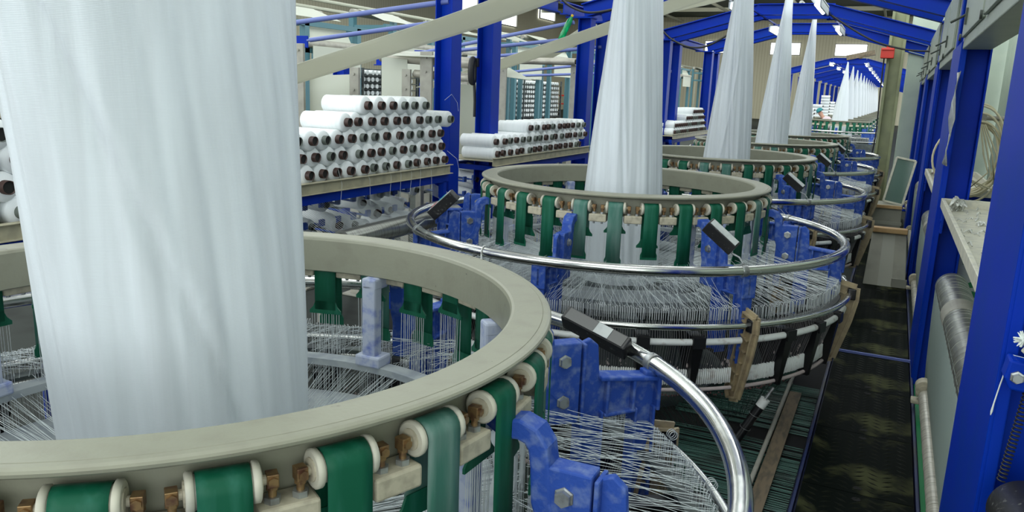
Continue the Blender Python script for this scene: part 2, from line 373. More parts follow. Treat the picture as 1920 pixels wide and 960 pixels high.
ordn = ['nearest, at the bottom edge of the photo', 'second from the camera, with worn chevrons', 'third from the camera', 'fourth from the camera, up to the blue strip',
        'fifth from the camera, just beyond the blue strip', 'sixth from the camera, in front of the carton', 'seventh, reaching under the large carton', 'eighth, mostly under the large carton',
        'ninth, behind the large carton', 'tenth from the camera', 'eleventh, beside the smaller carton', 'twelfth, under the smaller carton', 'thirteenth from the camera', 'farthest, near the pillar']
protos = None
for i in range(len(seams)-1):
    tread_plate(seams[i], seams[i+1], None, 'dark tread plate with painted olive sheen on the walkway, '+ordn[i])
m = MB(); m.box((.055, 6.5, WK+.004), (.55, .016, .02)); tag(m.build('edge_strip', 'rod'), 'thin blue strip crossing the walkway between two tread plates', 'edge strip')
for sx, nm in ((-.225, 'left'), (.33, 'right')):
    m = MB(); m.box((sx, 9.0, WK-.03), (.014, 12, .07)); m.box((sx, 9.0, WK-.065), (.05, 12, .01))
    tag(m.build('walkway_edge_rail', 'edge', bevel=.002), 'long blue steel edge rail on the %s side of the walkway' % nm, 'edge rail')
# green sheeting on the floor under the winders
m = MB(); m.box((.40, 4.6, WK-.045), (.10, 3.6, .01)); tag(m.build('green_sheeting', 'green'), 'green sheeting on the floor beside the walkway under the pale roller', 'sheeting')

# ================================================================ THE CIRCULAR LOOMS
CX = -1.68
LOOM_Y = [1.467, 5.32, 8.66, 11.95, 15.1]
loom_labels = ['circular weaving loom nearest the camera, cream ring filling the lower left',
               'second circular loom, whole ring and guard rail in view with green belts',
               'third circular loom, its ring just behind the second, teal display box on its rail',
               'fourth circular loom from the camera, small and half hidden by the third',
               'fifth circular loom, last one before the open gap in the row']
def make_loom():
    L = empty('circular_loom', (0, 0, 0), 'x', 'circular loom', 'circular looms in the row')
    # top ring
    m = MB(); m.lathe([(.902, -.135), (.892, -.130), (.889, -.012), (.893, -.003), (.90, 0), (.976, 0), (.9775, -.0015), (.979, 0), (.990, -.001), (.997, -.004), (1.0, -.008), (.999, -.014), (.993, -.019), (.965, -.023), (.932, -.03), (.930, -.135)], 240, smooth=False)
    ring = m.build('top_ring', 'cream', L)
    for p in ring.data.polygons: p.use_smooth = False
    # belts, rollers, blocks
    for i in range(30):
        a = R_(-50.4+12*i); Rr, T, Z = frame_at(a)
        lenv = (.40, .36, .41, .38)[i % 4]; li = (.22, .25, .21, .30)[(i*3) % 4]
        # belt: an open band hung over the roller
        prof = []
        rc, zc, rr = .972, -.078, .031
        prof.append((rc-rr, -li)); prof.append((rc-rr, zc-.06))
        for k in range(0, 9):
            t = PI - PI*k/8; prof.append((rc+rr*math.cos(t), zc+rr*math.sin(t)))
        prof.append((rc+rr, zc-.1)); prof.append((rc+rr+.002, -lenv))
        rows = []
        for (r, z) in prof:
            rows.append([tuple(Rr*r + T*t + Z*z) for t in (-.0425, -.02, .02, .0425)])
        m = MB(); m.sheet(rows)
        bm_ = 'belt_pale' if i % 30 in (7, 8, 3, 27, 28, 12, 18) else 'belt'
        b = m.build('belt', bm_, L, solid=.003)
        if bm_ == 'belt_pale': b['label'] = 'belt pale with yarn dust'
        # flared clamps with heald wires
        for (r, z0, wd) in ((rc-rr, -li, .13), (rc+rr, -lenv, .10)):
            c = MB()
            pts = [Rr*r+T*x+Z*z for x, z in ((-.04, z0+.035), (.04, z0+.035), (.05, z0+.012), (wd/2, z0-.004), (wd/2, z0-.016), (-wd/2, z0-.016), (-wd/2, z0-.004), (-.05, z0+.012))]
            c.poly(pts, .006, Rr)
            c.build('clamp', 'belt', b)
        m = MB(); n = 12
        for (r, z0) in ((rc-rr, -li), (rc+rr, -lenv)):
            for k in range(n):
                x = -.055+.11*k/(n-1)+random.uniform(-.002, .002)
                p0 = Rr*r+T*x+Z*(z0-.012); p1 = Rr*(r+random.uniform(-.01, .01))+T*(x+random.uniform(-.003, .003))+Z*(-.72)
                m.tube([p0, p1], .0011, 3, caps=False, smooth=False)
                zz = random.uniform(-.50, -.44)
                q = p0+(p1-p0)*((zz-p0.z)/(p1.z-p0.z)) if z0 > zz+.02 else None
                if q: m.tube([q+Z*.009, q, q-Z*.009], [.001, .003, .001], 4, caps=False)
        tag(m.build('heald_wire', 'wire', b), kind='stuff')
        m = MB()
        m.cyl(Rr*rc+Z*zc-T*.05, Rr*rc+Z*zc+T*.05, .029, 16)
        for s_ in (-1, 1):
            m.tube([Rr*rc+Z*zc+T*s_*.0445, Rr*rc+Z*zc+T*s_*.047, Rr*rc+Z*zc+T*s_*.056, Rr*rc+Z*zc+T*s_*.0585], [.031, .036, .036, .032], 20)
        ro = m.build('roller', 'tray', L)
        p = Rr*rc+Z*zc
        m = MB(); m.tube([p-T*.074, p-T*.062, p-T*.061, p-T*.058, p+T*.058, p+T*.061, p+T*.062, p+T*.074], [.009, .009, .022, .022, .022, .022, .009, .009], 14, smooth=False)
        m.build('axle', 'cream_dark', ro)
        for s_ in (-1, 1):
            m = MB(); p = Rr*rc+Z*zc+T*s_*.078
            m.box(p, (.024, .020, .024), (Rr, T, Z)); m.cyl(p-Z*.04, p, .0075, 8); m.tube([p-Z*.010, p-Z*.018], .011, 6, smooth=False)
            m.tube([p+Rr*.008, p+Rr*.017], .009, 6, smooth=False)
            m.build('brass_fitting', 'brass', ro, bevel=.0015)
            m = MB(); m.tube([p-Z*.102, p-Z*.045, p-Z*.044, p-Z*.031], [.007, .007, .0145, .0145], 6, smooth=False)
            m.build('nut', 'zinc', ro)
        a2 = a+R_(6); Rr, T, Z = frame_at(a2)
        m = MB(); m.box(Rr*.968+Z*-.1435, (.066, .105, .046), (Rr, T, Z)); m.build('mounting_block', 'cream_dark', L, bevel=.006)
    # guard rail, lower rail
    m = MB(); m.tube([pol(2*PI*k/160, 1.49, -.33) for k in range(160)], .029, 18, closed=True); m.build('guard_rail', 'chrome', L)
    m = MB(); m.tube([pol(2*PI*k/160, 1.55, -.62) for k in range(160)], .0165, 12, closed=True); m.build('lower_rail', 'chrome', L)
    # inner ring on which the support posts stand
    m = MB(); m.lathe([(.86, -.50), (.86, -.474), (.925, -.474), (.925, -.50)], 128); m.build('inner_ring', 'greydust', L)
    # brackets every 45 degrees
    for i in range(8):
        a = R_(45*i+1); Rr, T, Z = frame_at(a)
        def P(r, z, t=0): return Rr*r+Z*z+T*t
        m = MB()
        m.poly([P(1.07, -.22), (P(1.195, -.22)), P(1.195, -.50), P(1.07, -.50)], .06, T)
        m.poly([P(1.20, -.23), P(1.235, -.215), P(1.265, -.24), P(1.275, -.345), P(1.50, -.365), P(1.50, -.47), P(1.485, -.475), P(1.485, -.86), P(1.41, -.86), P(1.41, -.485), P(1.29, -.495), P(1.285, -.86), P(1.205, -.86)], .022, T)
        m.bar(P(1.27, -.352), P(1.50, -.372), .075, .016, Z); m.bar(P(1.29, -.485), P(1.41, -.478), .07, .014, Z)
        for r in (1.207, 1.283, 1.413, 1.483): m.box(P(r, -.665), (.010, .07, .39), (Rr, T, Z))
        m.box(P(1.207, -.36), (.012, .07, .27), (Rr, T, Z)); m.box(P(1.30, -.42), (.012, .07, .13), (Rr, T, Z)); m.box(P(1.40, -.42), (.012, .07, .12), (Rr, T, Z))
        m.box(P(1.493, -.42), (.014, .085, .13), (Rr, T, Z)); m.box(P(1.47, -.36), (.05, .05, .03), (Rr, T, Z))
        br = m.build('bracket', 'blue_dusty', L, bevel=.006)
        for z in (-.28, -.42):
            m = MB(); m.tube([P(1.135, z, -.046), P(1.135, z, -.034), P(1.135, z, -.033), P(1.135, z, .033), P(1.135, z, .034), P(1.135, z, .046)], [.019, .019, .024, .024, .019, .019], 6, smooth=False)
            m.build('bolt', 'zinc', br)
        # swan-neck arm carrying the ring
        m = MB()
        pts = [P(.955, -.135), P(.985, -.155), P(1.02, -.150), P(1.05, -.160), P(1.068, -.185), P(1.075, -.23), P(1.08, -.31), P(1.10, -.37), P(1.13, -.40)]
        rows = []
        for k, q in enumerate(pts):
            t = (pts[min(k+1, 8)]-pts[max(k-1, 0)]).normalized(); nn = T.cross(t)
            rows.append([tuple(q+T*x*.032+nn*y*.024) for x, y in ((-1, -1), (1, -1), (1, 1), (-1, 1))])
        m.sheet(rows, smooth=False, closed=True); m._add(rows[0], [(0, 1, 2, 3)]); m._add(rows[-1], [(3, 2, 1, 0)])
        m.build('swan_neck_arm', 'blue_dusty', L, bevel=.006)
        # dusty post on the inner ring
        m = MB(); aa = a+R_(0); Rr, T, Z = frame_at(aa)
        m.box(P(.885, -.30), (.05, .06, .29), (Rr, T, Z)); m.box(P(.905, -.155), (.09, .062, .045), (Rr, T, Z)); m.box(P(.893, -.455), (.085, .11, .045), (Rr, T, Z))
        m.build('support_post', 'blue_pale', L, bevel=.008)
    # lattice uprights, sectors of white bar, triangular plates, combs
    for i in range(8):
        a = R_(45*i+1); Rr, T, Z = frame_at(a)
        def P(r, z, t=0): return Rr*r+Z*z+T*t
        m = MB()
        o_ = [(1.49, -.56), (1.585, -.58), (1.585, -.66), (1.56, -.80), (1.49, -1.06), (1.42, -1.08), (1.40, -1.02)]
        th = .05
        for k in range(len(o_)-1): m.bar(P(*o_[k]), P(*o_[k+1]), th, .010, T)
        for k in range(len(o_)-1): m.bar(P(*o_[k]), P(*o_[k+1]), .010, th, T)
        m.bar(P(1.40, -1.02), P(1.49, -.56), .010, th, T)
        m.poly([P(*q) for q in o_], .008, T)
        for k in range(6):
            f = (k+.6)/6.2; q0 = (1.49-.09*f, -.56-.46*f); q1 = (1.58-.12*f, -.60-.44*f); m.bar(P(*q0), P(*q1), .008, .044, T)
        m.bar(P(1.53, -.6), P(1.46, -1.03), .008, .044, T)
        upn = m.build('lattice_upright', 'beige', L)
        m = MB(); m.box(P(1.562, -.62), (.055, .058, .075), (Rr, T, Z)); m.build('rail_clamp', 'black', upn, bevel=.008)
    for i in range(32):
        if i % 4 == 0: continue
        a = R_(11.25*i+1); Rr, T, Z = frame_at(a)
        def P(r, z, t=0): return Rr*r+Z*z+T*t
        m = MB(); q = [(1.26, -.69, .03), (1.545, -.69, .034), (1.50, -1.02, .012), (1.45, -1.02, .010)]
        m._add([P(r, z, -t) for r, z, t in q]+[P(r, z, t) for r, z, t in q], [(0, 1, 2, 3), (7, 6, 5, 4), (0, 4, 5, 1), (1, 5, 6, 2), (2, 6, 7, 3), (3, 7, 4, 0)])
        m.bar(P(1.30, -.685), P(1.54, -.685), .07, .014, Z); m.bar(P(1.549, -.68), P(1.549, -.74), .014, .07, T)
        m.build('triangular_plate', 'black', L)
    for i in range(8):
        a0 = R_(45*i+1+1.6); a1 = R_(45*i+46-1.6)
        m = MB(); m.tube([pol(a0+(a1-a0)*k/16, 1.525, -.71) for k in range(17)], .019, 10)
        m.build('white_bar', 'white_plastic', L)
        m = MB(); m.tube([pol(a0+(a1-a0)*k/16, 1.475, -1.0) for k in range(17)], .011, 8); m.build('lower_bar', 'lint', L)
        m = MB(); n = 84
        for k in range(n):
            aa = a0+(a1-a0)*(k+.5)/n; f = aa*180/PI % 11.25
            j = random.uniform(-.003, .003)
            m.tube([pol(aa, 1.462, -.885+j), pol(aa, 1.468, -.888+j), pol(aa, 1.470, -.97+j), pol(aa, 1.464, -.975+j)], [.002, .0058, .0058, .002], 5, caps=False)
        tag(m.build('tension_comb', 'white_plastic', L), kind='stuff')
    # lint tufts on the combs
    m = MB()
    for k in range(260):
        a = random.uniform(0, 2*PI); r = 1.46+random.uniform(-.01, .012); z = -.87+random.uniform(-.01, .05)*random.random()
        s_ = random.uniform(.003, .010); p = Vector(pol(a, r, z))
        m.tube([p-Vector((0, 0, s_)), p+Vector((random.uniform(-.004, .004), random.uniform(-.004, .004), 0)), p+Vector((0, 0, s_*1.6))], [s_*.3, s_*.8, s_*.2], 5, caps=False)
    tag(m.build('lint', 'lint', L), 'pinkish grey lint tufts', kind='stuff')
    # wire guide hooks
    m = MB(); N = 760
    for k in range(N):
        a = 2*PI*k/N+random.uniform(-.0015, .0015); d = abs(((math.degrees(a)-1) % 45)-22.5)
        if d > 20.8 or (k % 27) < 1: continue
        Rr, T, Z = frame_at(a); r = 1.475+random.uniform(-.006, .006); z = -.535+random.uniform(-.006, .006)
        w_ = .0045
        m.tube([Rr*r+Z*-.63-T*w_, Rr*r+Z*(z-.008)-T*w_, Rr*(r+.002)+Z*z-T*w_*.4, Rr*(r+.004)+Z*z+T*w_*.4, Rr*(r+.012)+Z*(z-.008)+T*w_, Rr*(r+.014)+Z*-.60+T*w_], .0014, 4, caps=False)
    for k in range(28):
        a = 2*PI*k/28+.03; Rr, T, Z = frame_at(a); c = Rr*1.50+Z*-.53
        for q in range(3):
            cc = c+T*q*.011; m.tube([cc+Rr*.015*math.cos(t)+Z*.015*math.sin(t) for t in [2*PI*x/12 for x in range(12)]], .0014, 4, closed=True)
    tag(m.build('guide_hook', 'wire', L), kind='stuff')
    m = MB(); m.lathe([(1.44, -.655), (1.44, -.64), (1.50, -.64), (1.50, -.655)], 96); m.build('hook_carrier', 'machine', L)
    # yarn fans from the hooks to the healds
    m = MB()
    for k in range(900):
        a = 2*PI*k/900; d = random.choice((-1, 1))*random.uniform(.01, .16)
        z1 = random.uniform(-.50, -.38); p0 = Vector(pol(a, 1.478, -.536)); p1 = Vector(pol(a+d, random.uniform(.95, 1.0), z1))
        mid = (p0+p1)/2; 
        m.tube([p0, p1], .0008, 3, caps=False, smooth=False)
    tag(m.build('yarn_fan', 'yarn', L), 'white yarns fanning in from the guide hooks', kind='stuff')
    # warp from the healds to the woven tube
    m = MB()
    for k in range(620):
        a = 2*PI*k/620; d = random.uniform(-.12, .12)
        m.tube([pol(a, .94, random.uniform(-.56, -.46)), pol(a+d, .30, -.66)], .0009, 3, caps=False, smooth=False)
    tag(m.build('warp_sheet', 'yarn', L), 'white warp yarns converging on the fabric tube', kind='stuff')
    # yarns down through the white bar and combs and down to the floor
    m = MB()
    for k in range(720):
        a = 2*PI*k/720; d = ((math.degrees(a)-1) % 45)
        if d < 1.7 or d > 43.3: continue
        m.tube([pol(a, 1.485, -.61), pol(a+random.uniform(-.002, .002), 1.52, -.70), pol(a+random.uniform(-.003, .003), 1.465, -.89)], .0012, 3, caps=False, smooth=False)
    tag(m.build('hanging_yarn', 'dyarn', L), 'dark grey yarns hanging behind the white bar', kind='stuff')
    m = MB()
    for k in range(520):
        a = 2*PI*k/520+random.uniform(-.004, .004)
        m.tube([pol(a, 1.45, -.975), pol(a+.03, 1.33+random.uniform(-.02, .02), -1.10), pol(a+.22+random.uniform(-.02, .02), 1.12, FL+.02)], .0012, 3, caps=False, smooth=False)
    tag(m.build('feed_yarn', 'gyarn', L), 'greenish yarns running down to the floor', kind='stuff')
    m = MB()
    for k in range(480):
        a = 2*PI*k/480; Rr, T, Z = frame_at(a); j = random.uniform(-.008, .008)
        c = Rr*(1.38+j)+Z*(-1.07+random.uniform(-.010, .010))
        m.tube([c-Z*.006, c, c+Z*.006], [.002, .0065, .002], 5, caps=False)
    tag(m.build('bead_string', 'beads', L), 'maroon string of tension beads', kind='stuff')
    # machine body
    m = MB(); m.lathe([(.0, FL), (.78, FL), (.80, FL+.10), (.62, FL+.16), (.52, FL+.45), (.60, FL+.60), (.60, -.76), (.34, -.72), (.0, -.72)], 64, closed=False, smooth=False)
    m.build('drive_drum', 'machine', L)
    m = MB(); m.lathe([(.62, -.70), (.62, -.66), (.90, -.62), (.93, -.66), (.90, -.73), (.66, -.75)], 96); m.build('shuttle_race', 'greydust', L)
    for i in range(4):
        a = R_(22.5+90*i); Rr, T, Z = frame_at(a)
        lg = MB(); lg.box(Rr*1.0+Z*((FL-.72)/2), (.14, .10, -.72-FL), (Rr, T, Z)); lg.box(Rr*1.0+Z*(FL+.02), (.24, .2, .04), (Rr, T, Z)); lg.build('leg', 'machine', L, bevel=.006)
    for i in range(6):
        a = R_(60*i+20); Rr, T, Z = frame_at(a)
        s_ = MB(); pts = [pol(a+x, .78, -.60) for x in (-.22, -.12, 0, .12, .22)]
        s_.tube(pts, [.012, .032, .040, .032, .012], 10); s_.build('shuttle', 'greydust', L)
    # stop-motion sensor boxes clamped to the rail
    def sensor(p0, p1, clampang, upn_, face_mat, dark=False):
        p0 = Vector(p0); p1 = Vector(p1); X = (p1-p0).normalized(); mid = (p0+p1)/2; Ln = (p1-p0).length
        N = (Vector(upn_)-X*Vector(upn_).dot(X)).normalized(); Y = N.cross(X)
        m = MB(); m.box(mid, (Ln, .058, .075), (X, Y, N)); sb = m.build('sensor_box', 'black_dusty', L, bevel=.005)
        m = MB(); m.box(mid+N*.0385, (Ln*.90, .046, .003), (X, Y, N)); fl = m.build('sensor_label', 'glossy' if dark else 'label', sb)
        if dark:
            m = MB(); m.box(mid+N*.041+X*Ln*.12, (Ln*.22, .046, .003), (X, Y, N)); m.build('grey_patch', 'label', sb)
        if face_mat:
            m = MB(); m.box(mid+N*.041-X*Ln*.14, (Ln*.26, .034, .003), (X, Y, N)); m.build('display', 'screen', sb)
            m = MB(); m.box(mid+N*.041+X*Ln*.22, (Ln*.20, .034, .003), (X, Y, N)); m.build('button_panel', 'red_label', sb)
        c = Vector(pol(clampang, 1.49, -.33)); Rr, T, Z = frame_at(clampang)
        m = MB(); m.tube([c-T*.016, c+T*.016], .033, 18); m.tube([p1-X*.02-N*.03, p1+X*.012-N*.03, (p1+c)/2+Z*.015, c+Z*.03], .0055, 8)
        m.build('sensor_arm', 'zinc', sb)
        return sb
    sensor((.83, -1.08, -.095), (.985, -1.08, -.215), R_(-45.6), (.5, -.35, .6), False)
    sensor((-.82, -.95, -.10), (-.99, -.95, -.25), R_(-132), (-.5, -.3, .7), True)
    sensor((.66, 1.17, -.245), (.92, 1.13, -.315), R_(46.5), (-.1, -.6, .8), False, True)
    return L
proto = make_loom()
looms = []
for i, y in enumerate(LOOM_Y):
    o = proto if i == 0 else copy_tree(proto)
    o.location = (CX, y, 0); o['label'] = loom_labels[i]; looms.append(o)

# woven tubes rising from each loom
def fabric_tube(y, hw, idx, label, simple=False, ztop=2.15, xo=0):
    m = MB(); rows = []; na = 40 if simple else 240; nz = 12 if simple else 56
    rnd = random.Random(idx+3)
    ph = [rnd.uniform(0, 6.28) for _ in range(8)]
    for i in range(nz+1):
        z = -.72+(ztop+.72)*i/nz
        t = max(0, min(1, (z+.35)/(ztop+.35))); t = t**1.35
        rb = hw
        rx = rb*(1-t)+.006; tl = max(0, min(1, (z+.35)/(ztop+.35))); ry = rb*(1-t)+hw*1.5*t if idx else rb*(1-tl)+hw*1.8*tl
        row = []
        for k in range(na):
            a = 2*PI*k/na
            f = 0 if simple else (.0045*math.sin(9*a+ph[0]+1.1*z)+.0032*math.sin(17*a+ph[1]-.7*z)+.0015*math.sin(31*a+ph[2]+2*z)+.0008*math.sin(52*a+ph[3]))*(1-t*.7)
            # one long fold running up the tube
            if not simple:
                d = math.atan2(math.sin(a-(ph[4]+.5*z)), math.cos(a-(ph[4]+.5*z))); f += .011*math.exp(-(d/.05)**2)*(1-t)
                c_ = (-.55-.87*z) if idx == 0 else (-1.25-.25*z); d = math.atan2(math.sin(a-c_), math.cos(a-c_)); f -= (.015*math.exp(-(d/.04)**2)-.007*math.exp(-((d-.10)/.06)**2))*(1-t*.6)
            row.append((CX+xo+(.045*t if idx else -.05*t)+(rx+f*min(1, rx/.1))*math.cos(a), y+(ry+f)*math.sin(a), z))
        rows.append(row)
    m.sheet(rows, closed=True)
    o = m.build('fabric_tube', 'cloth', org=(CX, y, 0))
    o.location = (CX, y, 0)
    return tag(o, label, 'fabric tube', 'woven fabric tubes rising from the looms')
fabric_tube(LOOM_Y[0], .315, 0, 'huge white woven fabric tube filling the left of the photo inside the nearest ring')
fabric_tube(LOOM_Y[1], .27, 1, 'white woven fabric tube rising from the second loom in the middle of the photo')
fabric_tube(LOOM_Y[2], .25, 2, 'white woven fabric tube rising from the third loom, crossed by one long fold', xo=.08)
fabric_tube(LOOM_Y[3], .23, 3, 'narrow white fabric tube rising from the fourth loom', xo=.09)
fabric_tube(LOOM_Y[4], .20, 4, 'slim white fabric tube rising from the fifth loom and ending under the ridge beam', xo=.14)
# take-up rollers at the top and bands of flat fabric running down to the side winders
for i, y in enumerate(LOOM_Y):
    m = MB(); m.cyl((CX, y-.6, 2.19), (CX, y+.6, 2.19), .04, 16); m.cyl((CX, y-.68, 2.19), (CX, y+.68, 2.19), .015, 8)
    tag(m.build('take_up_roller', 'roller'), 'steel take-up roller over the top of the fabric tube on loom %s' % ['one, nearest', 'two', 'three', 'four', 'five, before the gap'][i], 'roller', 'rollers above the looms')
def band(pts, label, y0, y1):
    m = MB(); rows = []
    for (x, z) in pts: rows.append([(x, y0+(y1-y0)*k/6, z) for k in range(7)])
    m.sheet(rows); o = m.build('fabric_band', 'band', solid=.004); return tag(o, label, 'fabric band', 'flat fabric bands running down to the left winders')
band([(CX-.04, 2.2), (-1.95, 1.38), (-2.66, 1.15), (-3.0, 1.05), (-4.17, .74), (-5.0, .52), (-5.05, .35), (-5.05, -.2)], 'long flat grey-white fabric band sloping down behind the two nearest left columns', 4.95, 5.62)
band([(CX-.04, 2.2), (-2.0, 1.62), (-3.27, 1.2), (-4.21, .90), (-5.0, .66), (-5.3, .56)], 'flat fabric band sloping down behind the hanging green bottle', 8.25, 8.95)
band([(CX-.04, 2.2), (-2.2, 2.08), (-2.81, 1.93), (-3.4, 1.82), (-4.15, 1.74), (-4.7, 1.40), (-5.3, 1.1)], 'flat fabric band sloping under the roof beams right of the second tube', 11.55, 12.35)
band([(CX-.04, 2.2), (-2.2, 2.08), (-2.9, 1.93), (-4.15, 1.73), (-4.7, 1.25), (-5.3, 1.05)], 'farthest flat fabric band, glimpsed behind the third fabric tube', 14.75, 15.5)

# ================================================================ STEEL PORTALS
def h_post(m, x, y, z0, z1, wd=.17, dp=.18, t=.012):
    m.box((x-wd/2+t/2, y, (z0+z1)/2), (t, dp, z1-z0)); m.box((x+wd/2-t/2, y, (z0+z1)/2), (t, dp, z1-z0)); m.box((x, y, (z0+z1)/2), (wd-t*2, t, z1-z0))
def i_beam(m, a, b, wd=.14, ht=.17, t=.014):
    a = Vector(a); b = Vector(b); X = (b-a).normalized(); Y = Vector((0, 0, 1)).cross(X).normalized(); Z = X.cross(Y)
    for s_ in (-1, 1): m.bar(a+Z*s_*(ht-t)/2, b+Z*s_*(ht-t)/2, wd, t, Z)
    m.bar(a, b, t, ht-2*t, Z)
XL, XR = -3.65, .425
def portal(y, label, group='blue portal frames over the looms', simple=False, bm='blue'):
    e = empty('portal_frame', (CX, y, 0), label, 'portal frame', group); og = (CX, y, 0)
    for x in (XL, XR):
        m = MB(); h_post(m, x, y, FL, 1.5); m.box((x, y, FL+.01), (.26, .26, .02)); m.box((x, y, 1.49), (.2, .2, .02))
        o = m.build('post', bm, e, og, bevel=0 if simple else .004)
    for s_ in (-1, 1):
        xa = XL-.05 if s_ < 0 else XR-.08
        m = MB(); i_beam(m, (xa, y, 1.575), (CX+s_*.52, y, 1.975)); m.build('rafter', bm, e, og)
        if not simple:
            m = MB(); m.box((CX+s_*.54, y, 1.965), (.16, .02, .19)); 
            for q in (-.05, .05):
                for z in (1.92, 2.01): m.cyl((CX+s_*.54+q, y-.02, z), (CX+s_*.54+q, y+.02, z), .011, 6, False)
            m.build('splice_plate', bm, e, og)
    m = MB(); i_beam(m, (CX-.52, y, 1.975), (CX+.52, y, 1.975)); m.build('ridge_beam', bm, e, og)
    return e
PY = [2.45, 3.04, 6.2, 6.98, 9.62, 10.3, 13.45, 14.12, 16.8, 17.4]
pn = ['nearest blue portal frame, its posts beside the nearest loom', 'second blue portal frame, close behind the nearest one', 'third blue portal frame, with the left column just beyond the near bobbin shelf',
      'fourth blue portal frame, its left column second of the two bright ones', 'fifth blue portal frame, left column with the green bottle', 'sixth blue portal frame, paired behind the bottle column',
      'seventh blue portal frame, left column right of the middle fabric tube', 'eighth blue portal frame, paired behind the seventh', 'ninth blue portal frame, behind the fourth loom tube', 'tenth blue portal frame, last before the gap in the row']
for y, l in zip(PY, pn): portal(y, l)
# lengthwise eave beam on the left, resting on the column tops
for (y0, y1, l) in ((1.5, 9.3, 'near'), (9.5, 17.4, 'far')):
    m = MB(); i_beam(m, (XL-.28, y0, 1.60), (XL-.28, y1, 1.60), .10, .15)
    for y in PY:
        if y0 < y < y1: m.bar((XL-.28, y, 1.5), (XL, y, 1.5), .08, .02)
    tag(m.build('eave_beam', 'blue'), 'long blue eave beam along the left columns, %s half' % l, 'beam')
# wide blue side frames joining paired posts on the aisle side
for i, (y0, y1, wrd) in enumerate([(2.35, 3.13, 'nearest'), (6.1, 7.05, 'second along the aisle'), (9.54, 10.38, 'third along the aisle'), (13.36, 14.2, 'fourth along the aisle'), (16.72, 17.35, 'farthest')]):
    m = MB(); m.box((XR-.093, (y0+y1)/2, -.2), (.012, y1-y0, 2.4)); m.box((XR-.075, y0+.006, -.2), (.03, .012, 2.4)); m.box((XR-.075, y1-.006, -.2), (.03, .012, 2.4))
    tag(m.build('side_frame_panel', 'blue', bevel=.004), 'tall blue side panel joining paired right-hand posts, '+wrd, 'side panel', 'blue side panels along the aisle')

# pale blue tie rods
rods = [(6.2, (-5.5, 1.12), (-3.65, 1.31), 'topmost pale blue tie rod left of the first bright column'), (6.98, (-5.85, 1.02), (-3.66, 1.27), 'pale blue tie rod with a blue end plate, behind the sloping band'),
        (9.3, (-6.42, .92), (-3.70, 1.41), 'long pale blue tie rod ending at the bottle column'), (9.62, (-6.0, 1.02), (-3.70, 1.25), 'pale blue tie rod running low behind the second bright column'),
        (10.3, (-6.2, .95), (-3.68, 1.18), 'lower pale blue tie rod right of the second bright column'), (13.45, (-6.5, .9), (-3.7, 1.2), 'thin pale blue tie rod behind the middle fabric tube'), (14.12, (-7.5, .8), (-3.7, 1.0), 'farthest pale blue tie rod')]
for y, a, b, l in rods:
    m = MB(); m.cyl((a[0], y, a[1]), (b[0], y, b[1]), .024, 12)
    m.tube([(a[0]-.04, y, a[1]-.005), (a[0]+.01, y, a[1])], .014, 8)
    o = m.build('tie_rod', 'rod'); tag(o, l, 'tie rod', 'pale blue tie rods')
    g = MB(); g.box((a[0]-.12, y, a[1]-.02), (.18, .015, .13)); g.box((a[0]-.12, y-.03, a[1]-.08), (.18, .07, .012)); g.build('end_plate', 'blue', o, bevel=.003)
# hall-side winder frames: grey posts and rollers
def winder_post(x, y, z1, label, wd=.10):
    m = MB(); m.box((x, y, (FL+z1)/2), (wd, .03, z1-FL)); m.box((x-wd/2, y+.03, (FL+z1)/2), (.012, .08, z1-FL)); m.box((x, y, FL+.01), (.2, .16, .02))
    for z in (z1-.06, z1-.2): m.cyl((x, y-.03, z), (x, y-.01, z), .012, 6, False)
    tag(m.build('winder_post', 'gpost', bevel=.003), label, 'post', 'grey winder posts')
winder_post(-5.07, 5.9, .92, 'tall grey steel post at the right edge of the huge fabric tube'); winder_post(-4.50, 5.98, .72, 'short grey post standing left of the blue winder column')
winder_post(-4.37, 7.0, .92, 'wide grey post with two bolts behind the top bobbins', .14); winder_post(-4.61, 7.0, .74, 'narrow grey post left of the bolted one')
winder_post(-5.45, 10.9, 1.05, 'grey post behind the second shelf of bobbins, left of the green bottle', .13); winder_post(-6.1, 10.9, .95, 'thin grey post just right of the second bright column')
winder_post(-4.3, 10.9, 1.05, 'slim grey post close to the bottle column', .08)
def rollerthing(name, a, b, r, label, mt='roller_pale', cat='roller', hollow=True):
    a = Vector(a); b = Vector(b); X = (b-a).normalized()
    m = MB(); m.cyl(a, b, r, 24); o = m.build(name, mt)
    tag(o, label, cat)
    m = MB()
    for q, s_ in ((a, -1), (b, 1)):
        m.tube([q+X*s_*.001, q+X*s_*.012], r*.72, 20)
    m.build('end_shade_disc', 'core_in', o)  # solid dark discs paint the shade of the open ends
    return o
rollerthing('cloth_roller', (-5.0, 7.1, .87), (-3.9, 7.1, .82), .055, 'pale roller with a black open end above the hanging cloth')
rollerthing('cloth_roller', (-4.56, 7.08, .70), (-3.75, 7.08, .67), .042, 'lower pale roller beside the bolted grey post')
rollerthing('cloth_roller', (-5.55, 10.83, 1.0), (-4.25, 10.83, 1.0), .05, 'pale roller crossing behind the second column')
def cloth_sheet(pts_rows, label, mt='sheet', name='cloth_sheet'):
    m = MB(); m.sheet(pts_rows, smooth=False); o = m.build(name, mt, solid=.004); return tag(o, label, 'cloth sheet', 'white cloth sheets in the background')
def qs(a, b, c, d, n=6):   # bilinear patch a-b top edge, d-c bottom edge
    a, b, c, d = map(Vector, (a, b, c, d)); rows = []
    for i in range(n+1):
        f = i/n; p = a.lerp(d, f); q = b.lerp(c, f); rows.append([tuple(p.lerp(q, k/n)) for k in range(n+1)])
    return rows
cloth_sheet(qs((-5.04, 6.0, .63), (-4.5, 6.0, .66), (-4.5, 6.0, -.4), (-5.04, 6.0, -.4)), 'white cloth sheet hanging behind the leftmost bobbins, between two grey posts')
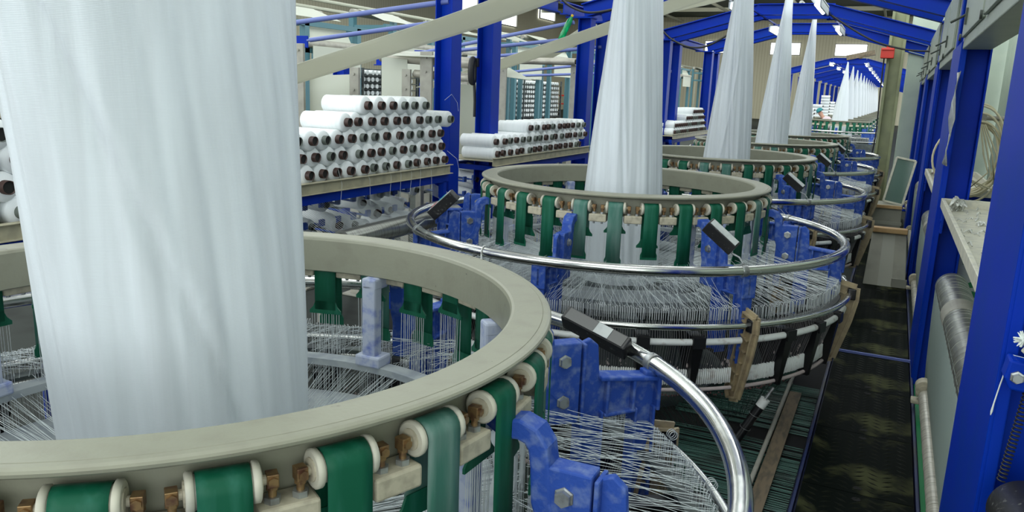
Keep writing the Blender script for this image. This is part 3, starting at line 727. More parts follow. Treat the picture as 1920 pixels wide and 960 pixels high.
cloth_sheet(qs((-4.95, 7.04, .86), (-4.63, 7.04, .84), (-4.63, 7.04, -.2), (-4.95, 7.04, -.2)), 'pale cloth hanging from the black-ended roller')
cloth_sheet(qs((-4.9, 7.25, .93), (-4.35, 7.25, .93), (-4.1, 6.9, .86), (-4.75, 6.9, .87)), 'small white cloth flap lying over the black-ended roller')
cloth_sheet(qs((-4.45, 7.4, .62), (-3.8, 7.4, .60), (-3.8, 7.4, -.2), (-4.45, 7.4, -.2)), 'white cloth hanging left of the first bright column')
cloth_sheet(qs((-6.3, 11.2, 1.05), (-5.6, 11.2, .95), (-5.0, 11.0, .72), (-5.9, 11.0, .80)), 'white sheet sloping down beside the second bright column')
cloth_sheet(qs((-6.2, 10.93, .80), (-5.9, 10.93, .80), (-5.9, 10.93, -.3), (-6.2, 10.93, -.3)), 'narrow white sheet hanging just right of the second bright column')
for (x, z0, z1, y, l) in ((-5.6, -1.4, .78, 7.2, 'blue winder column left of the hanging pale cloth'), (-4.75, -1.4, .6, 8.2, 'thin dark blue column beside the bolted grey post'), (-6.0, -1.4, .62, 9.6, 'blue winder column between the two bright columns'), (-6.2, -1.4, .7, 11.5, 'blue winder column near the round rack')):
    m = MB(); h_post(m, x, y, z0, z1, .15, .12); m.box((x, y, FL+.01), (.22, .2, .02)); tag(m.build('winder_column', 'blue', bevel=.003), l, 'column', 'short blue winder columns')

# teal take-up frames with white cloth far across the hall
def teal_frame(x, y, s, label, zt=1.9, first=None):
    e = empty('take_up_machine', (x, y, 0), label.replace('cloth frame', 'take-up machine'), 'machine', 'teal take-up machines across the hall'); og = (x, y, 0)
    L = 1.5*s
    m = MB()
    for dy in (-L/2, L/2):
        m.box((x+.45, y+dy, (FL+zt-.3)/2), (.12, .12, zt-.3-FL)); m.box((x-.55, y+dy, (FL+zt)/2), (.12, .12, zt-FL))
        m.bar((x+.45, y+dy, zt-.32), (x-.55, y+dy, zt-.32), .09, .09); m.bar((x+.45, y+dy, zt-.75), (x-.55, y+dy, zt-.75), .09, .09)
    m.build('teal_frame', 'teal', e, og)
    m = MB()
    for z in (zt-.32, zt-.78): m.bar((x+.47, y-L/2-.3, z), (x+.47, y+L/2+.3, z), .08, .09)
    m.build('cross_rail', 'teal', e, og)
    m = MB(); m.cyl((x-.5, y-L/2-.1, zt-.02), (x-.5, y+L/2+.1, zt-.02), .07, 14); m.build('frame_roller', 'gpost', e, og)
    m = MB(); m.cyl((x+.5, y-L/2-.15, zt-.66), (x+.5, y+L/2+.15, zt-.66), .08, 14); m.build('frame_roller', 'gpost', e, og)
    m = MB(); m.sheet([[(x-.5, y-L*.42, zt+.06), (x-.5, y+L*.42, zt+.06)], [(x+.2, y-L*.46, zt-.18), (x+.2, y+L*.40, zt-.18)]], False)
    m.sheet([[(x+.35, y-L*.46, zt-.36), (x+.35, y+L*.36, zt-.36)], [(x+.55, y-L*.48, zt-.62), (x+.55, y+L*.30, zt-.62)]], False)
    m.sheet([[(x+.58, y-L*.46, zt-.70), (x+.58, y+L*.46, zt-.70)], [(x+.58, y-L*.46, zt-1.22), (x+.58, y+L*.46, zt-1.22)]], False)
    m.build('cloth', 'sheet', e, og, solid=.005)
    return e
tf = [(-10, 12.0, 1.0, 'nearest teal cloth frame, just right of the huge fabric tube', 1.9), (-10, 14.7, 1.0, 'second teal cloth frame, with a pale top sheet behind the sloping band', 2.05), (-10, 17.6, 1.0, 'third teal cloth frame, behind the first bright column', 2.05),
      (-10, 20.6, 1.1, 'fourth teal cloth frame, between the two bright columns', 2.1), (-10.5, 24.2, 1.1, 'fifth teal cloth frame, right of the second bright column', 2.25), (-10.5, 28.2, 1.1, 'sixth teal cloth frame, behind the green bottle', 2.3),
      (-10.5, 34, 1.1, 'seventh teal cloth frame, left of the middle fabric tube', 2.2), (-11, 43, 1.2, 'eighth teal cloth frame, right of the middle fabric tube', 2.3), (-11, 50, 1.2, 'ninth teal cloth frame, between columns right of the middle tube', 2.3), (-11, 60, 1.3, 'farthest teal cloth frame, small beside the third fabric tube', 2.4)]
tf0 = None
for x, y, s, l, zt in tf: teal_frame(x, y, s, l, zt)
# purlin-like cream rails over the teal frames
m = MB()
for z, x in ((2.35, -13.2), (2.55, -13.2)): m.cyl((x, 8, z), (x, 60, z), .045, 8)
for y in range(9, 60, 6): m.box((-13.2, y, (FL+2.55)/2), (.08, .08, 2.55-FL))
tag(m.build('pipe_rack', 'purlin'), 'cream pipe rack running behind the teal cloth frames', 'pipe rack')

# ================================================================ YARN BOBBINS AND SHELVES
def bobbin_proto(core, loc=(0, 0, 0)):
    e = empty('yarn_bobbin', loc, 'x', 'yarn bobbin', 'x')
    m = MB(); m.tube([(-.180, 0, 0), (-.178, 0, 0), (-.172, 0, 0), (0.165, 0, 0), (.178, 0, 0), (.181, 0, 0)], [.03, .058, .064, .0665, .060, .03], 28, caps=False)
    m.build('yarn_package', 'bobbin', e, zo='local')
    m = MB(); n = 20; rows = []
    for (x, r) in ((-.19, .031), (.214, .031), (.215, .030), (.214, .0275), (-.19, .0275)): rows.append([(x, r*math.cos(2*PI*k/n), r*math.sin(2*PI*k/n)) for k in range(n)])
    m.sheet(rows, closed=True); m.build('core_tube', core, e, zo='local')
    m = MB(); m.tube([(.204, 0, 0), (.206, 0, 0)], .0275, 16); m.build('bore_shade_disc', 'core_in', e, zo='local')  # dark disc near the tube mouth paints the shade of the hollow
    return e
BP = {}
nb = [0]
def bobbin(x, y, z, label, group, core=None, rot=(0, 0, 0), s=1.0):
    core = core or random.choice(['core_brown', 'core_brown', 'core_grey'])
    if core not in BP: BP[core] = o = bobbin_proto(core)
    else: o = copy_tree(BP[core])
    o.location = (x, y, z+ZO); o.rotation_euler = rot; o.scale = (s, s, s)
    o['label'] = label; o['group'] = group; nb[0] += 1
    return o
ORD = ['first', 'second', 'third', 'fourth', 'fifth', 'sixth', 'seventh', 'eighth', 'ninth', 'tenth', 'eleventh', 'twelfth', 'thirteenth', 'fourteenth', 'fifteenth', 'sixteenth', 'seventeenth', 'eighteenth', 'nineteenth', 'twentieth', 'twenty-first', 'twenty-second']
rows1 = [('bottom', 0.0, [4.02, 4.17, 4.31, 4.45, 4.6, 4.74, 4.89, 5.03, 5.17, 5.32, 5.46, 5.60, 5.74]),
         ('second', .112, [3.95, 4.10, 4.24, 4.38, 4.54, 4.68, 4.82, 4.97, 5.12, 5.26, 5.41, 5.55, 5.70]),
         ('third', .223, [3.92, 4.05, 4.18, 4.33, 4.47, 4.61, 4.76, 4.91, 5.06, 5.21, 5.36, 5.51, 5.66]),
         ('fourth', .335, [4.42, 4.56, 4.71, 4.86, 5.02, 5.17, 5.32, 5.47, 5.62, 5.80]),
         ('top', .448, [4.66, 4.80, 4.96, 5.11, 5.26, 5.42])]
for rn, z, ys in rows1:
    for i, y in enumerate(ys):
        bobbin(-3.585+random.uniform(-.015, .015), y, z-.022, 'white yarn bobbin, %s from the left in the %s row of the near shelf' % (ORD[i], rn), 'bobbins stacked on the near shelf')
rows2 = [('bottom', -.035, [6.72+.147*i for i in range(16)]), ('middle', .078, [6.72+.146*i for i in range(17)]), ('top', .190, [7.5+.15*i for i in range(11)])]
for rn, z, ys in rows2:
    for i, y in enumerate(ys):
        bobbin(-3.585+random.uniform(-.015, .015), y, z+.004, 'white yarn bobbin, %s from the left in the %s row of the second shelf' % (ORD[i], rn), 'bobbins stacked on the second shelf', s=.98)
rows3 = [('bottom', -.035, [13.45+.15*i for i in range(17)]), ('second', .078, [13.5+.15*i for i in range(16)]), ('third', .19, [14.3+.15*i for i in range(10)]), ('top', .302, [14.8+.15*i for i in range(6)])]
for rn, z, ys in rows3:
    for i, y in enumerate(ys):
        bobbin(-3.585, y, z+.004, 'small distant white bobbin, %s from the left in the %s row of the third shelf' % (ORD[i], rn), 'bobbins stacked on the third shelf', s=.98)
for rn, z, ys in [('bottom', -.03, [1.83, 1.98, 2.13]), ('second', .085, [1.92, 2.07]), ('third', .2, [1.84, 2.0, 2.13]), ('top', .31, [1.93, 2.06])]:
    for i, y in enumerate(ys):
        bobbin(-3.585, y, z, 'white yarn bobbin at the left edge of the photo, %s in the %s row' % (ORD[i], rn), 'bobbins at the left edge of the photo')
for i, (y, z, xx) in enumerate([(6.25, -.02, -4.3), (6.40, -.02, -4.3), (6.55, -.02, -4.3), (6.33, .095, -4.3), (6.48, .095, -4.3), (6.2, .2, -4.35), (6.42, .21, -4.3), (6.6, .2, -4.3)]):
    bobbin(xx, y, z, 'white bobbin glimpsed between the two bright blue columns, %s of that pile' % ORD[i], 'bobbins between the two bright columns', rot=(0, 0, random.uniform(-.2, .2)))
def shelf(y0, y1, label, x=-3.40):
    e = empty('bobbin_shelf', (x, (y0+y1)/2, 0), label, 'shelf', 'cream bobbin shelves along the left columns'); og = (x, (y0+y1)/2, 0)
    m = MB(); m.box((x-.29, (y0+y1)/2, -.098), (.60, y1-y0, .010)); m.build('deck', 'shelf', e, og)
    m = MB(); m.box((x+.014, (y0+y1)/2, -.105), (.008, y1-y0, .075)); m.box((x+.03, (y0+y1)/2, -.069), (.04, y1-y0, .006)); m.box((x+.03, (y0+y1)/2, -.141), (.04, y1-y0, .006)); m.build('front_lip', 'shelf', e, og, bevel=.002)
    m = MB(); m.box((x-.02, (y0+y1)/2, -.185), (.05, y1-y0, .06)); m.box((x-.55, (y0+y1)/2, -.185), (.05, y1-y0, .06))
    for y in (y0+.2, (y0+y1)/2, y1-.2): m.box((x-.28, y, -.185), (.5, .04, .05))
    m.build('support_beam', 'blue', e, og)
    m = MB()
    for y in (y0+.06, y1-.06):
        for xx in (x-.02, x-.55): m.box((xx, y, (FL-.21)/2), (.05, .05, -.21-FL))
    m.build('leg', 'blue', e, og)
    return e
shelf(1.4, 2.3, 'cream shelf of bobbins cut off by the left edge of the photo'); shelf(3.42, 5.82, 'cream shelf with blue beam under the near stack of bobbins')
shelf(6.62, 9.22, 'cream shelf under the second stack of bobbins'); shelf(13.3, 16.1, 'small distant cream shelf under the third stack of bobbins')
# creel under the shelves
def creel(y0, y1, label):
    e = empty('bobbin_creel', (-3.95, (y0+y1)/2, 0), label, 'creel', 'creels under the shelves'); og = (-3.95, (y0+y1)/2, 0)
    m = MB()
    for z in (-.30, -.44, -.58, -.72):
        m.box((-4.18, (y0+y1)/2, z-.02), (.03, y1-y0, .03))
    m.build('rail', 'machine', e, og)
    m = MB(); n = max(2, int((y1-y0)/.8))
    for i in range(n+1): m.box((-4.18, y0+(y1-y0)*i/n, (FL-.2)/2), (.06, .06, -.2-FL))
    m.build('upright', 'gpost', e, og)
    m = MB()
    for z in (-.30, -.44, -.58):
        for k in range(int((y1-y0)/.19)): m.cyl((-4.16, y0+.1+k*.19, z), (-3.72, y0+.1+k*.19, z-.02), .009, 6); m.box((-3.73, y0+.1+k*.19, z), (.02, .05, .05))
    m.build('peg', 'blue_dusty', e, og)
creel(3.5, 5.9, 'dark creel of pegged bobbins under the near shelf'); creel(6.6, 9.3, 'dark creel of pegged bobbins under the second shelf')
k = 0
for (y, z) in [(5.29, -.27), (5.48, -.28), (5.29, -.41), (5.49, -.44), (5.10, -.36), (4.93, -.48), (4.75, -.45), (5.49, -.57), (5.65, -.54), (5.80, -.56), (4.60, -.30), (5.66, -.42), (5.85, -.30), (4.45, -.44), (4.30, -.33), (5.08, -.56), (4.15, -.50), (4.6, -.58)]:
    r = random.Random(k)
    bobbin(-3.9, y, z, 'shaded yarn bobbin on a creel peg under the near shelf, %s of those in view' % ORD[k], 'bobbins pegged under the near shelf', s=r.uniform(.72, 1.0), rot=(0, R_(r.uniform(-4, 14)), R_(r.uniform(-18, 12)))); k += 1
for i, (y, z) in enumerate([(6.97, -.30), (7.17, -.40), (7.1, -.24), (6.85, -.45), (8.2, -.26), (8.5, -.27), (8.8, -.26), (8.35, -.4), (8.65, -.4)]):
    r = random.Random(i+50)
    bobbin(-3.9, y, z, 'shaded yarn bobbin under the second shelf, %s from the near end' % ORD[i], 'bobbins pegged under the second shelf', s=.9, rot=(0, R_(r.uniform(0, 14)), R_(r.uniform(-18, 12))))
# yarns slanting from the creel down towards the loom
m = MB()
for g, (ya, yb) in enumerate([(3.9, 4.35), (4.3, 4.62), (4.75, 5.0)]):
    for i in range(22):
        f = i/22; y0 = ya+(yb-ya)*f
        m.tube([(-3.55, y0, -.19), (-3.05, y0+.50+random.uniform(-.01, .01), -.78+.1*f)], .0011, 3, caps=False)
for i in range(16):
    m.tube([(-3.6, 5.45+.02*i, -.2), (-3.3, 5.95+.012*i, -.48)], .0012, 3, caps=False)
tag(m.build('creel_yarn', 'yarn'), 'white yarns slanting down from under the near shelf towards the loom', 'yarn', kind='stuff')
m = MB()
for (y, z0) in [(4.62, -.02), (4.89, -.02), (4.3, .0), (5.17, .0), (5.46, -.02), (5.3, .08), (5.02, .2)]:
    m.tube([(-3.38, y, z0), (-3.355, y+.01, -.1), (-3.352, y-.03+random.uniform(0, .05), -.28)], .0012, 4, caps=False)
m.tube([(-3.38, 5.70, .47), (-3.36, 5.78, .52), (-3.35, 5.86, .45), (-3.35, 5.88, .38)], .0015, 4); m.tube([(-3.38, 5.76, .05), (-3.33, 5.84, -.02), (-3.33, 5.9, -.16)], .0015, 4)
tag(m.build('loose_yarn', 'yarn'), 'loose yarn ends hanging over the front of the near shelf', 'yarn', kind='stuff')
# left side winder roller
rollerthing('winder_roller', (-3.28, 4.2, -.47), (-3.28, 5.75, -.47), .075, 'grey metal roller with dark rings behind the loops of the second guard rail', 'roller')
m = MB(); m.box((-3.30, 5.86, -.66), (.22, .05, .60)); m.box((-3.30, 5.78, -.47), (.08, .12, .08)); m.box((-3.3, 5.86, (FL-.9)/2), (.1, .05, -.9-FL)); tag(m.build('roller_bracket', 'blue', bevel=.004), 'dark blue bracket at the far end of the left metal roller', 'bracket')
# round rack of bobbins far behind
def rack(x, y0, y1, label, tiers=8, z0=-.35, z1=.95):
    e = empty('bobbin_rack', (x, (y0+y1)/2, 0), label, 'bobbin rack', 'distant racks of bobbins'); og = (x, (y0+y1)/2, 0)
    m = MB(); 
    for t in range(tiers): m.box((x, (y0+y1)/2, z0+(z1-z0)*t/tiers-.02), (.5, y1-y0, .02))
    for k in range(5): m.box((x+.24, y0+(y1-y0)*k/4, (FL+z1)/2), (.05, .05, z1-FL))
    m.build('rack_frame', 'machine', e, og)
    m = MB(); m.box((x-.3, (y0+y1)/2, (FL+z1)/2), (.03, y1-y0, z1-FL)); m.build('back_panel', 'machine', e, og)
    m = MB()
    for t in range(tiers):
        for k in range(int((y1-y0)/.19)):
            y = y0+.1+.19*k; z = z0+(z1-z0)*t/tiers+.06
            m.tube([(x-.12, y, z), (x+.22, y+random.uniform(-.03, .03), z)], .06, 8)
            m.tube([(x+.222, y, z), (x+.23, y, z)], .018, 6)
    tag(m.build('bobbins_on_rack', 'bobbin', e, og), 'many small white bobbins', kind='stuff')
rack(-11.9, 15.0, 18.2, 'dark rack of small bobbins behind the blue winder column'); rack(-12.1, 24.3, 28.8, 'rack of bobbins in eight tiers behind the second shelf', 8, -.35, .95)
rack(-12.1, 19.4, 21.8, 'dark rack of bobbins between the two bright columns')
m = MB(); m.box((-11.8, 30.2, .42), (.5, 2.2, .06)); m.box((-11.8, 30.2, .1), (.5, 2.2, .05))
for y in (29.2, 31.2): m.box((-11.6, y, -.5), (.06, .06, 1.84))
for i in range(6): m.cyl((-11.7, 29.4+i*.3, .45), (-11.7, 29.4+i*.3, .62+.05*(i % 3)), .04, 8)
tag(m.build('work_table', 'red'), 'distant table with a red top behind the second shelf, near the bottle column', 'table')

# ================================================================ THINGS HUNG ON THE FRAMES
e = empty('plastic_bottle', (-3.70, 9.25, 1.50+ZO), 'green plastic bottle with a yellow cap hanging upside down from the frame', 'bottle')
e.rotation_euler = (0, R_(26), 0)
m = MB(); m.lathe([(.0, -.34), (.030, -.34), (.036, -.33), (.037, -.24), (.033, -.22), (.037, -.20), (.037, -.12), (.030, -.07), (.014, -.035), (.013, -.02), (0, -.02)], 20, closed=False, smooth=True); m.build('bottle_body', 'bottle', e, zo='local')
m = MB(); m.tube([(0, 0, -.028), (0, 0, -.004)], .017, 14); m.build('cap', 'yellow', e, zo='local')
m = MB(); m.tube([(0, 0, -.005), (.005, 0, .03), (0, .0, .06)], .002, 5); m.build('string', 'cable', e, zo='local')
def cable(pts, r, label, mt='cable'):
    P_ = [Vector(p) for p in pts]; out = []
    for i in range(len(P_)-1):
        p0 = P_[max(i-1, 0)]; p1 = P_[i]; p2 = P_[i+1]; p3 = P_[min(i+2, len(P_)-1)]
        for k in range(8):
            t = k/8; out.append(.5*((2*p1)+(p2-p0)*t+(2*p0-5*p1+4*p2-p3)*t*t+(3*p1-p0-3*p2+p3)*t**3))
    out.append(P_[-1]); m = MB(); m.tube(out, r, 8)
    return tag(m.build('power_cable', mt), label, 'cable')
cable([(-3.74, 13.38, 1.66), (-3.55, 13.38, 1.50), (-3.25, 13.38, 1.38), (-2.95, 13.38, 1.40), (-2.6, 13.38, 1.60), (-2.4, 13.38, 1.75)], .016, 'black cable drooping under the beam right of the middle fabric tube')
cable([(-3.92, 9.25, 1.74), (-3.75, 9.25, 1.60), (-3.5, 9.25, 1.52), (-3.2, 9.28, 1.56), (-2.9, 9.3, 1.66)], .014, 'black cable drooping over the bottle column')
cable([(-1.3, 13.37, 2.02), (-.9, 13.37, 1.75), (-.45, 13.37, 1.50), (0, 13.37, 1.38), (.34, 13.37, 1.36)], .014, 'black cable sagging below the right-hand rafters to the red box')
cable([(-.34, 16.08, 1.5), (-.33, 16.1, .8), (-.31, 16.1, 0), (-.35, 16.1, -.6), (-.31, 16.1, -.7)], .012, 'thin black cable running down beside the yellow-green pillar')
def luminaire(x, y, side, label, L=1.1):
    e = empty('tube_lamp', (x, y, 1.76+ZO), label, 'lamp', 'tube lamps under the portal ridge')
    m = MB(); m.box((side*.06, 0, .05), (.02, L, .12)); m.box((0, 0, .085), (.14, L, .012)); m.build('reflector', 'reflector', e, zo='local')
    m = MB(); m.cyl((0, -L/2+.03, .02), (0, L/2-.03, .02), .022, 10); m.build('tube', 'tube_light', e, zo='local')
    m = MB(); 
    for yy in (-L/2+.1, L/2-.1): m.box((0, yy, .105), (.03, .03, .05))
    m.build('hanger', 'blue', e, zo='local')
for x, y0, y1, l in ((-1.1, 9.6, 17.4, 'right-hand lamp rail under the near ridge beams'), (-2.15, 9.6, 17.4, 'left-hand lamp rail under the near ridge beams'), (-1.1, 28.5, 72.0, 'right-hand lamp rail of the far row'), (-2.15, 28.5, 72.0, 'left-hand lamp rail of the far row')):
    m = MB(); m.box((x, (y0+y1)/2, 1.89), (.03, y1-y0, .02)); tag(m.build('lamp_rail', 'blue'), l, 'rail')
for i, (x, y, sd) in enumerate([(-1.1, 11.55, 1), (-2.15, 11.7, -1), (-1.1, 15.3, 1), (-2.15, 15.4, -1)]):
    luminaire(x, y, sd, ['lit tube lamp under the ridge above the fourth loom, right side', 'lit tube lamp just right of the third fabric tube, near the top', 'lit tube lamp above the fifth loom, right side', 'lit tube lamp left of the fourth fabric tube'][i])

m = MB(); m.tube([(-3.76, 6.86+.035*math.cos(t), .74+.11*math.sin(t)) for t in [2*PI*q/28 for q in range(28)]], .03, 10, closed=True)
m.tube([(-3.75, 6.88, .64), (-3.74, 6.885, .45), (-3.74, 6.885, .30)], .014, 8); m.box((-3.74, 6.895, .82), (.05, .03, .08))
tag(m.build('hanging_ring', 'cable'), 'dark oval ring hanging on the left side of the second bright blue column', 'ring')
# ================================================================ RIGHT SIDE: TRUNKING, TRAYS, WINDERS
for i, (y0, y1, l) in enumerate([(3.14, 6.10, 'nearest, filling the top right corner'), (7.07, 9.53, 'second from the camera'), (10.39, 13.36, 'third from the camera'), (14.21, 16.71, 'farthest, by the pillar')]):
    e = empty('cable_trunking', (.42, (y0+y1)/2, 0), 'long grey-green metal trunking box between right-hand posts, '+l, 'trunking', 'grey-green trunking boxes'); og = (.42, (y0+y1)/2, 0)
    m = MB(); m.box((.42, (y0+y1)/2, 1.24), (.17, y1-y0, .58)); m.build('housing', 'trunk', e, og, bevel=.006)
    m = MB()
    n = 2
    for k in range(n):
        a = y0+(y1-y0)*k/n+.05; b = y0+(y1-y0)*(k+1)/n-.05
        m.box((.326, (a+b)/2, 1.27), (.018, b-a, .50))
    m.build('cover_panel', 'trunk', e, og, bevel=.004)
    m = MB()
    for k in range(n):
        y = y0+(y1-y0)*(k+.78)/n
        m.box((.310, y, 1.13), (.012, .02, .10)); m.cyl((.31, y, 1.14), (.235, y+.08, 1.10), .008, 8)
    for k in range(n):
        y = y0+(y1-y0)*(k+.95)/n; m.tube([(.312, y, 1.02), (.300, y, 1.02)], .022, 12)
    m.build('latch_handle', 'trunk_dark', e, og)
def tray(x0, x1, y0, y1, z, label, debris=0):
    e = empty('waste_tray', ((x0+x1)/2, (y0+y1)/2, 0), label, 'tray', 'cream trays on the right-hand posts'); og = ((x0+x1)/2, (y0+y1)/2, 0)
    m = MB(); m.box(((x0+x1)/2, (y0+y1)/2, z-.04), (x1-x0, y1-y0, .008)); m.build('tray_base', 'tray', e, og)
    m = MB()
    for x in (x0, x1): m.box((x, (y0+y1)/2, z-.012), (.022, y1-y0, .062))
    for y in (y0, y1): m.box(((x0+x1)/2, y, z-.012), (x1-x0, .022, .062))
    m.build('tray_rim', 'tray', e, og, bevel=.003)
    m = MB()
    for y in (y0+.15, y1-.08): m.box(((x0+x1)/2, y, z-.065), (x1-x0-.02, .03, .04))
    m.box((x0+.01, y1-.06, z-.13), (.012, .10, .16)); m.cyl((x0-.002, y1-.06, z-.13), (x0+.02, y1-.06, z-.13), .012, 8)
    m.build('tray_bracket', 'blue', e, og)
    if debris:
        m = MB()
        for k in range(debris):
            x = random.uniform(x0+.03, x1-.05); y = random.uniform(y0+.05, y1-.05); s_ = random.uniform(.006, .03)
            a = random.uniform(0, 3.1)
            m.tube([(x-s_*math.cos(a), y-s_*math.sin(a)*1.6, z-.033), (x, y, z-.026+random.random()*.012), (x+s_*math.cos(a+.6), y+s_*1.6*math.sin(a+.6), z-.033)], [.003, s_*.3, .002], 5)
        for k in range(12):
            x = x0+.04+random.random()*.09; y = y1-.12-random.random()*.12; s_ = random.uniform(.02, .04)
            m.tube([(x, y, z-.03), (x+.01, y-.02, z+.015+random.random()*.03), (x+random.uniform(-.03, .05), y-.04, z)], [.004, s_*.5, .004], 5)
        tag(m.build('yarn_waste', 'debris', e, og), kind='stuff')
    return e
tray(.355, .98, 3.32, 6.08, -.055, 'large cream tray littered with yarn waste right of the big blue post', 160)
tray(.355, .82, 7.45, 9.50, -.10, 'second cream tray with a pink cloth, seen between the blue posts', 40)
m = MB(); m.sheet([[(.40+.05*i+.01*math.sin(3*j), 8.6+.07*j, -.10+.10*math.exp(-((i-2)**2+(j-3)**2)/5)) for j in range(7)] for i in range(5)]); tag(m.build('cleaning_cloth', 'pink', solid=.006), 'crumpled pink cloth lying on the second tray', 'cloth')
m = MB(); m.lathe([(0, -.09), (.075, -.09), (.085, -.02), (.08, .02), (.0, .03)], 20, cx=.78, cy_=4.2, closed=False, smooth=True); tag(m.build('yarn_ball', 'belt'), 'pale green lump of yarn at the right side of the large tray', 'yarn ball')
# big rollers with cloth sheets
def winder(y0, y1, which):
    e = empty('cloth_winder', (.47, (y0+y1)/2, 0), 'cloth winder with steel roller and hanging sheet, '+which, 'cloth winder', 'cloth winders along the right-hand posts'); og = (.47, (y0+y1)/2, 0)
    m = MB()
    m.cyl((.47, y0, -.60), (.47, y1, -.60), .098, 40); 
    for k in range(26):
        y = y0+(y1-y0)*(k+random.random()*.7)/26; m.tube([(.47, y, -.60), (.47, y+.008, -.60)], .0995, 40)
    m.build('steel_roller', 'roller', e, og)
    m = MB(); m.tube([(.47, y0+(y1-y0)*.60, -.60), (.47, y0+(y1-y0)*.69, -.60)], .1006, 40); m.build('worn_band', 'gpost', e, og)
    m = MB(); m.cyl((.47, y0-.05, -.60), (.47, y1+.06, -.60), .02, 10); m.box((.47, y1+.04, -.60), (.08, .03, .08)); m.build('roller_shaft', 'zinc', e, og)
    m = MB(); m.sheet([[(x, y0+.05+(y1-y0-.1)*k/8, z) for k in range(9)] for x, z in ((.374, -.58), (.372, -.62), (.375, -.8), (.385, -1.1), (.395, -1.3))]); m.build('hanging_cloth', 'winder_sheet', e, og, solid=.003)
    m = MB(); m.cyl((.385, y0, -1.235), (.385, y1-.45, -1.235), .040, 24)
    for k in range(9): 
        y = y0+(y1-y0-.45)*(k+.4*random.random())/9; m.tube([(.385, y, -1.235), (.385, y+.012, -1.235)], .0412, 24)
    m.build('lower_roller', 'roller_pale', e, og)
    m = MB(); m.box((.375, y1-.36, -1.235), (.085, .06, .06)); m.tube([(.375, y1-.42, -1.20), (.375, y1-.33, -1.20)], .052, 18); m.box((.375, y1-.36, -1.30), (.13, .08, .03)); m.tube([(.372, y1-.43, -1.20), (.372, y1-.41, -1.20)], .026, 12); m.build('bearing_block', 'cream_dark', e, og, bevel=.008)
    return e
winder(3.30, 5.85, 'nearest, filling the space by the near post'); winder(7.2, 9.4, 'second, behind the big blue post'); winder(10.5, 13.1, 'third, beside the cartons'); winder(14.35, 16.5, 'farthest, near the pillar')
# green and white printed sack cloth behind the big roller
e = empty('printed_cloth', (.9, 6.35, 0), 'white cloth printed with green leaf shapes hanging behind the big steel roller', 'printed cloth'); og = (.9, 6.35, 0)
m = MB(); m.sheet([[(.53+.12*k, 6.35+.012*math.sin(k), z) for k in range(7)] for z in (-.12, -.5, -.9, -1.38)]); m.build('cloth', 'white', e, og, solid=.004)
m = MB()
for k in range(14):
    z = -.16-.082*k; x0 = .54+(.02 if k % 2 else .0)
    for j in range(3):
        xc = x0+.12+j*.24; tl = .03*(-1)**k
        pts = [Vector((xc-.11, 6.325, z-tl)), Vector((xc-.04, 6.325, z+.020-tl*.3)), Vector((xc+.05, 6.325, z+.016+tl*.4)), Vector((xc+.11, 6.325, z+tl)), Vector((xc+.04, 6.325, z-.020+tl*.4)), Vector((xc-.05, 6.325, z-.022-tl*.4))]
        m.poly(pts, .006, (0, 1, 0))
m.build('leaf_print', 'green', e, og)
# coil of hose hanging behind the posts
m = MB(); rr = random.Random(5)
for k in range(9):
    cx, cz = .57+rr.uniform(-.03, .03), .22+rr.uniform(-.04, .04); ra, rb = rr.uniform(.17, .24), rr.uniform(.26, .36); ph = rr.uniform(0, 6)
    yy = 7.25+.012*k
    m.tube([(cx+ra*math.cos(t)*(1+.06*math.sin(2*t+ph)), yy+.03*math.sin(t+ph), cz+rb*math.sin(t)) for t in [2*PI*q/40 for q in range(40)]], .0085, 7, closed=True)
for k in range(4):
    m.tube([(.60+.01*k, 7.2, .45), (.65+.03*k, 7.2, .22), (.70+.03*k, 7.2, .08-.05*k), (.60+.04*k, 7.2, -.04), (.58, 7.2, .02)], .006, 6)
tag(m.build('hose_coil', 'hose'), 'loose coil of thin cream hose hanging behind the big blue post', 'hose coil')
m = MB(); m.cyl((.62, 7.3, .50), (1.68, 7.3, .50), .018, 10); m.box((.62, 7.3, .50), (.04, .03, .08)); tag(m.build('wall_bracket', 'gpost'), 'short grey rail sticking out from the pale green panels behind the hose coil', 'bracket')
# transparent packing film on the post
m = MB(); m.sheet([[(.325+.012*math.sin(i*1.7+j), 6.09-.10*j+.02*math.sin(i), .80-.1*i) for j in range(4)] for i in range(7)]); tag(m.build('packing_film', 'clear', solid=.002), 'crumpled transparent film stuck to the top of the big blue post', 'film')
m = MB(); m.sheet([[(.50+.02*math.sin(i*1.3+j*2), 3.16-.03*j, .62-.05*i) for j in range(4)] for i in range(6)]); tag(m.build('packing_film', 'clear', solid=.002), 'tuft of transparent film high on the nearest blue post', 'film')
# the machine parts at the lower right
e = empty('rubber_roll', (.43, 2.1, 0), 'dark rubber roll in the bottom right corner', 'roll'); og = (.43, 2.1, 0)
m = MB(); m.tube([(.425, 2.26, -.44), (.425, 2.25, -.44), (.43, 1.85, -.44)], [.078, .088, .088], 40); m.build('roll', 'black_dusty', e, og)
for r_ in (.03, .048, .064):
    m = MB(); m.tube([(.425+r_*math.cos(t), 2.264, -.44+r_*math.sin(t)) for t in [2*PI*q/32 for q in range(32)]], .002, 5, closed=True); m.build('end_ring', 'zinc', e, og)
m = MB(); m.box((.43, 2.05, (FL-.54)/2), (.10, .12, -.54-FL)); m.box((.43, 2.05, -.535), (.14, .16, .02)); m.build('roll_stand', 'blue', e, og)
m = MB(); m.poly([(.337, 2.30, -.045), (.40, 2.30, -.055), (.52, 2.30, -.06), (.52, 2.30, -.135), (.345, 2.30, -.125), (.330, 2.30, -.095)], .07, (0, 1, 0)); o = m.build('bracket_arm', 'blue', bevel=.006); tag(o, 'blue bracket arm with a bolt at the right edge, below the white fluff', 'bracket')
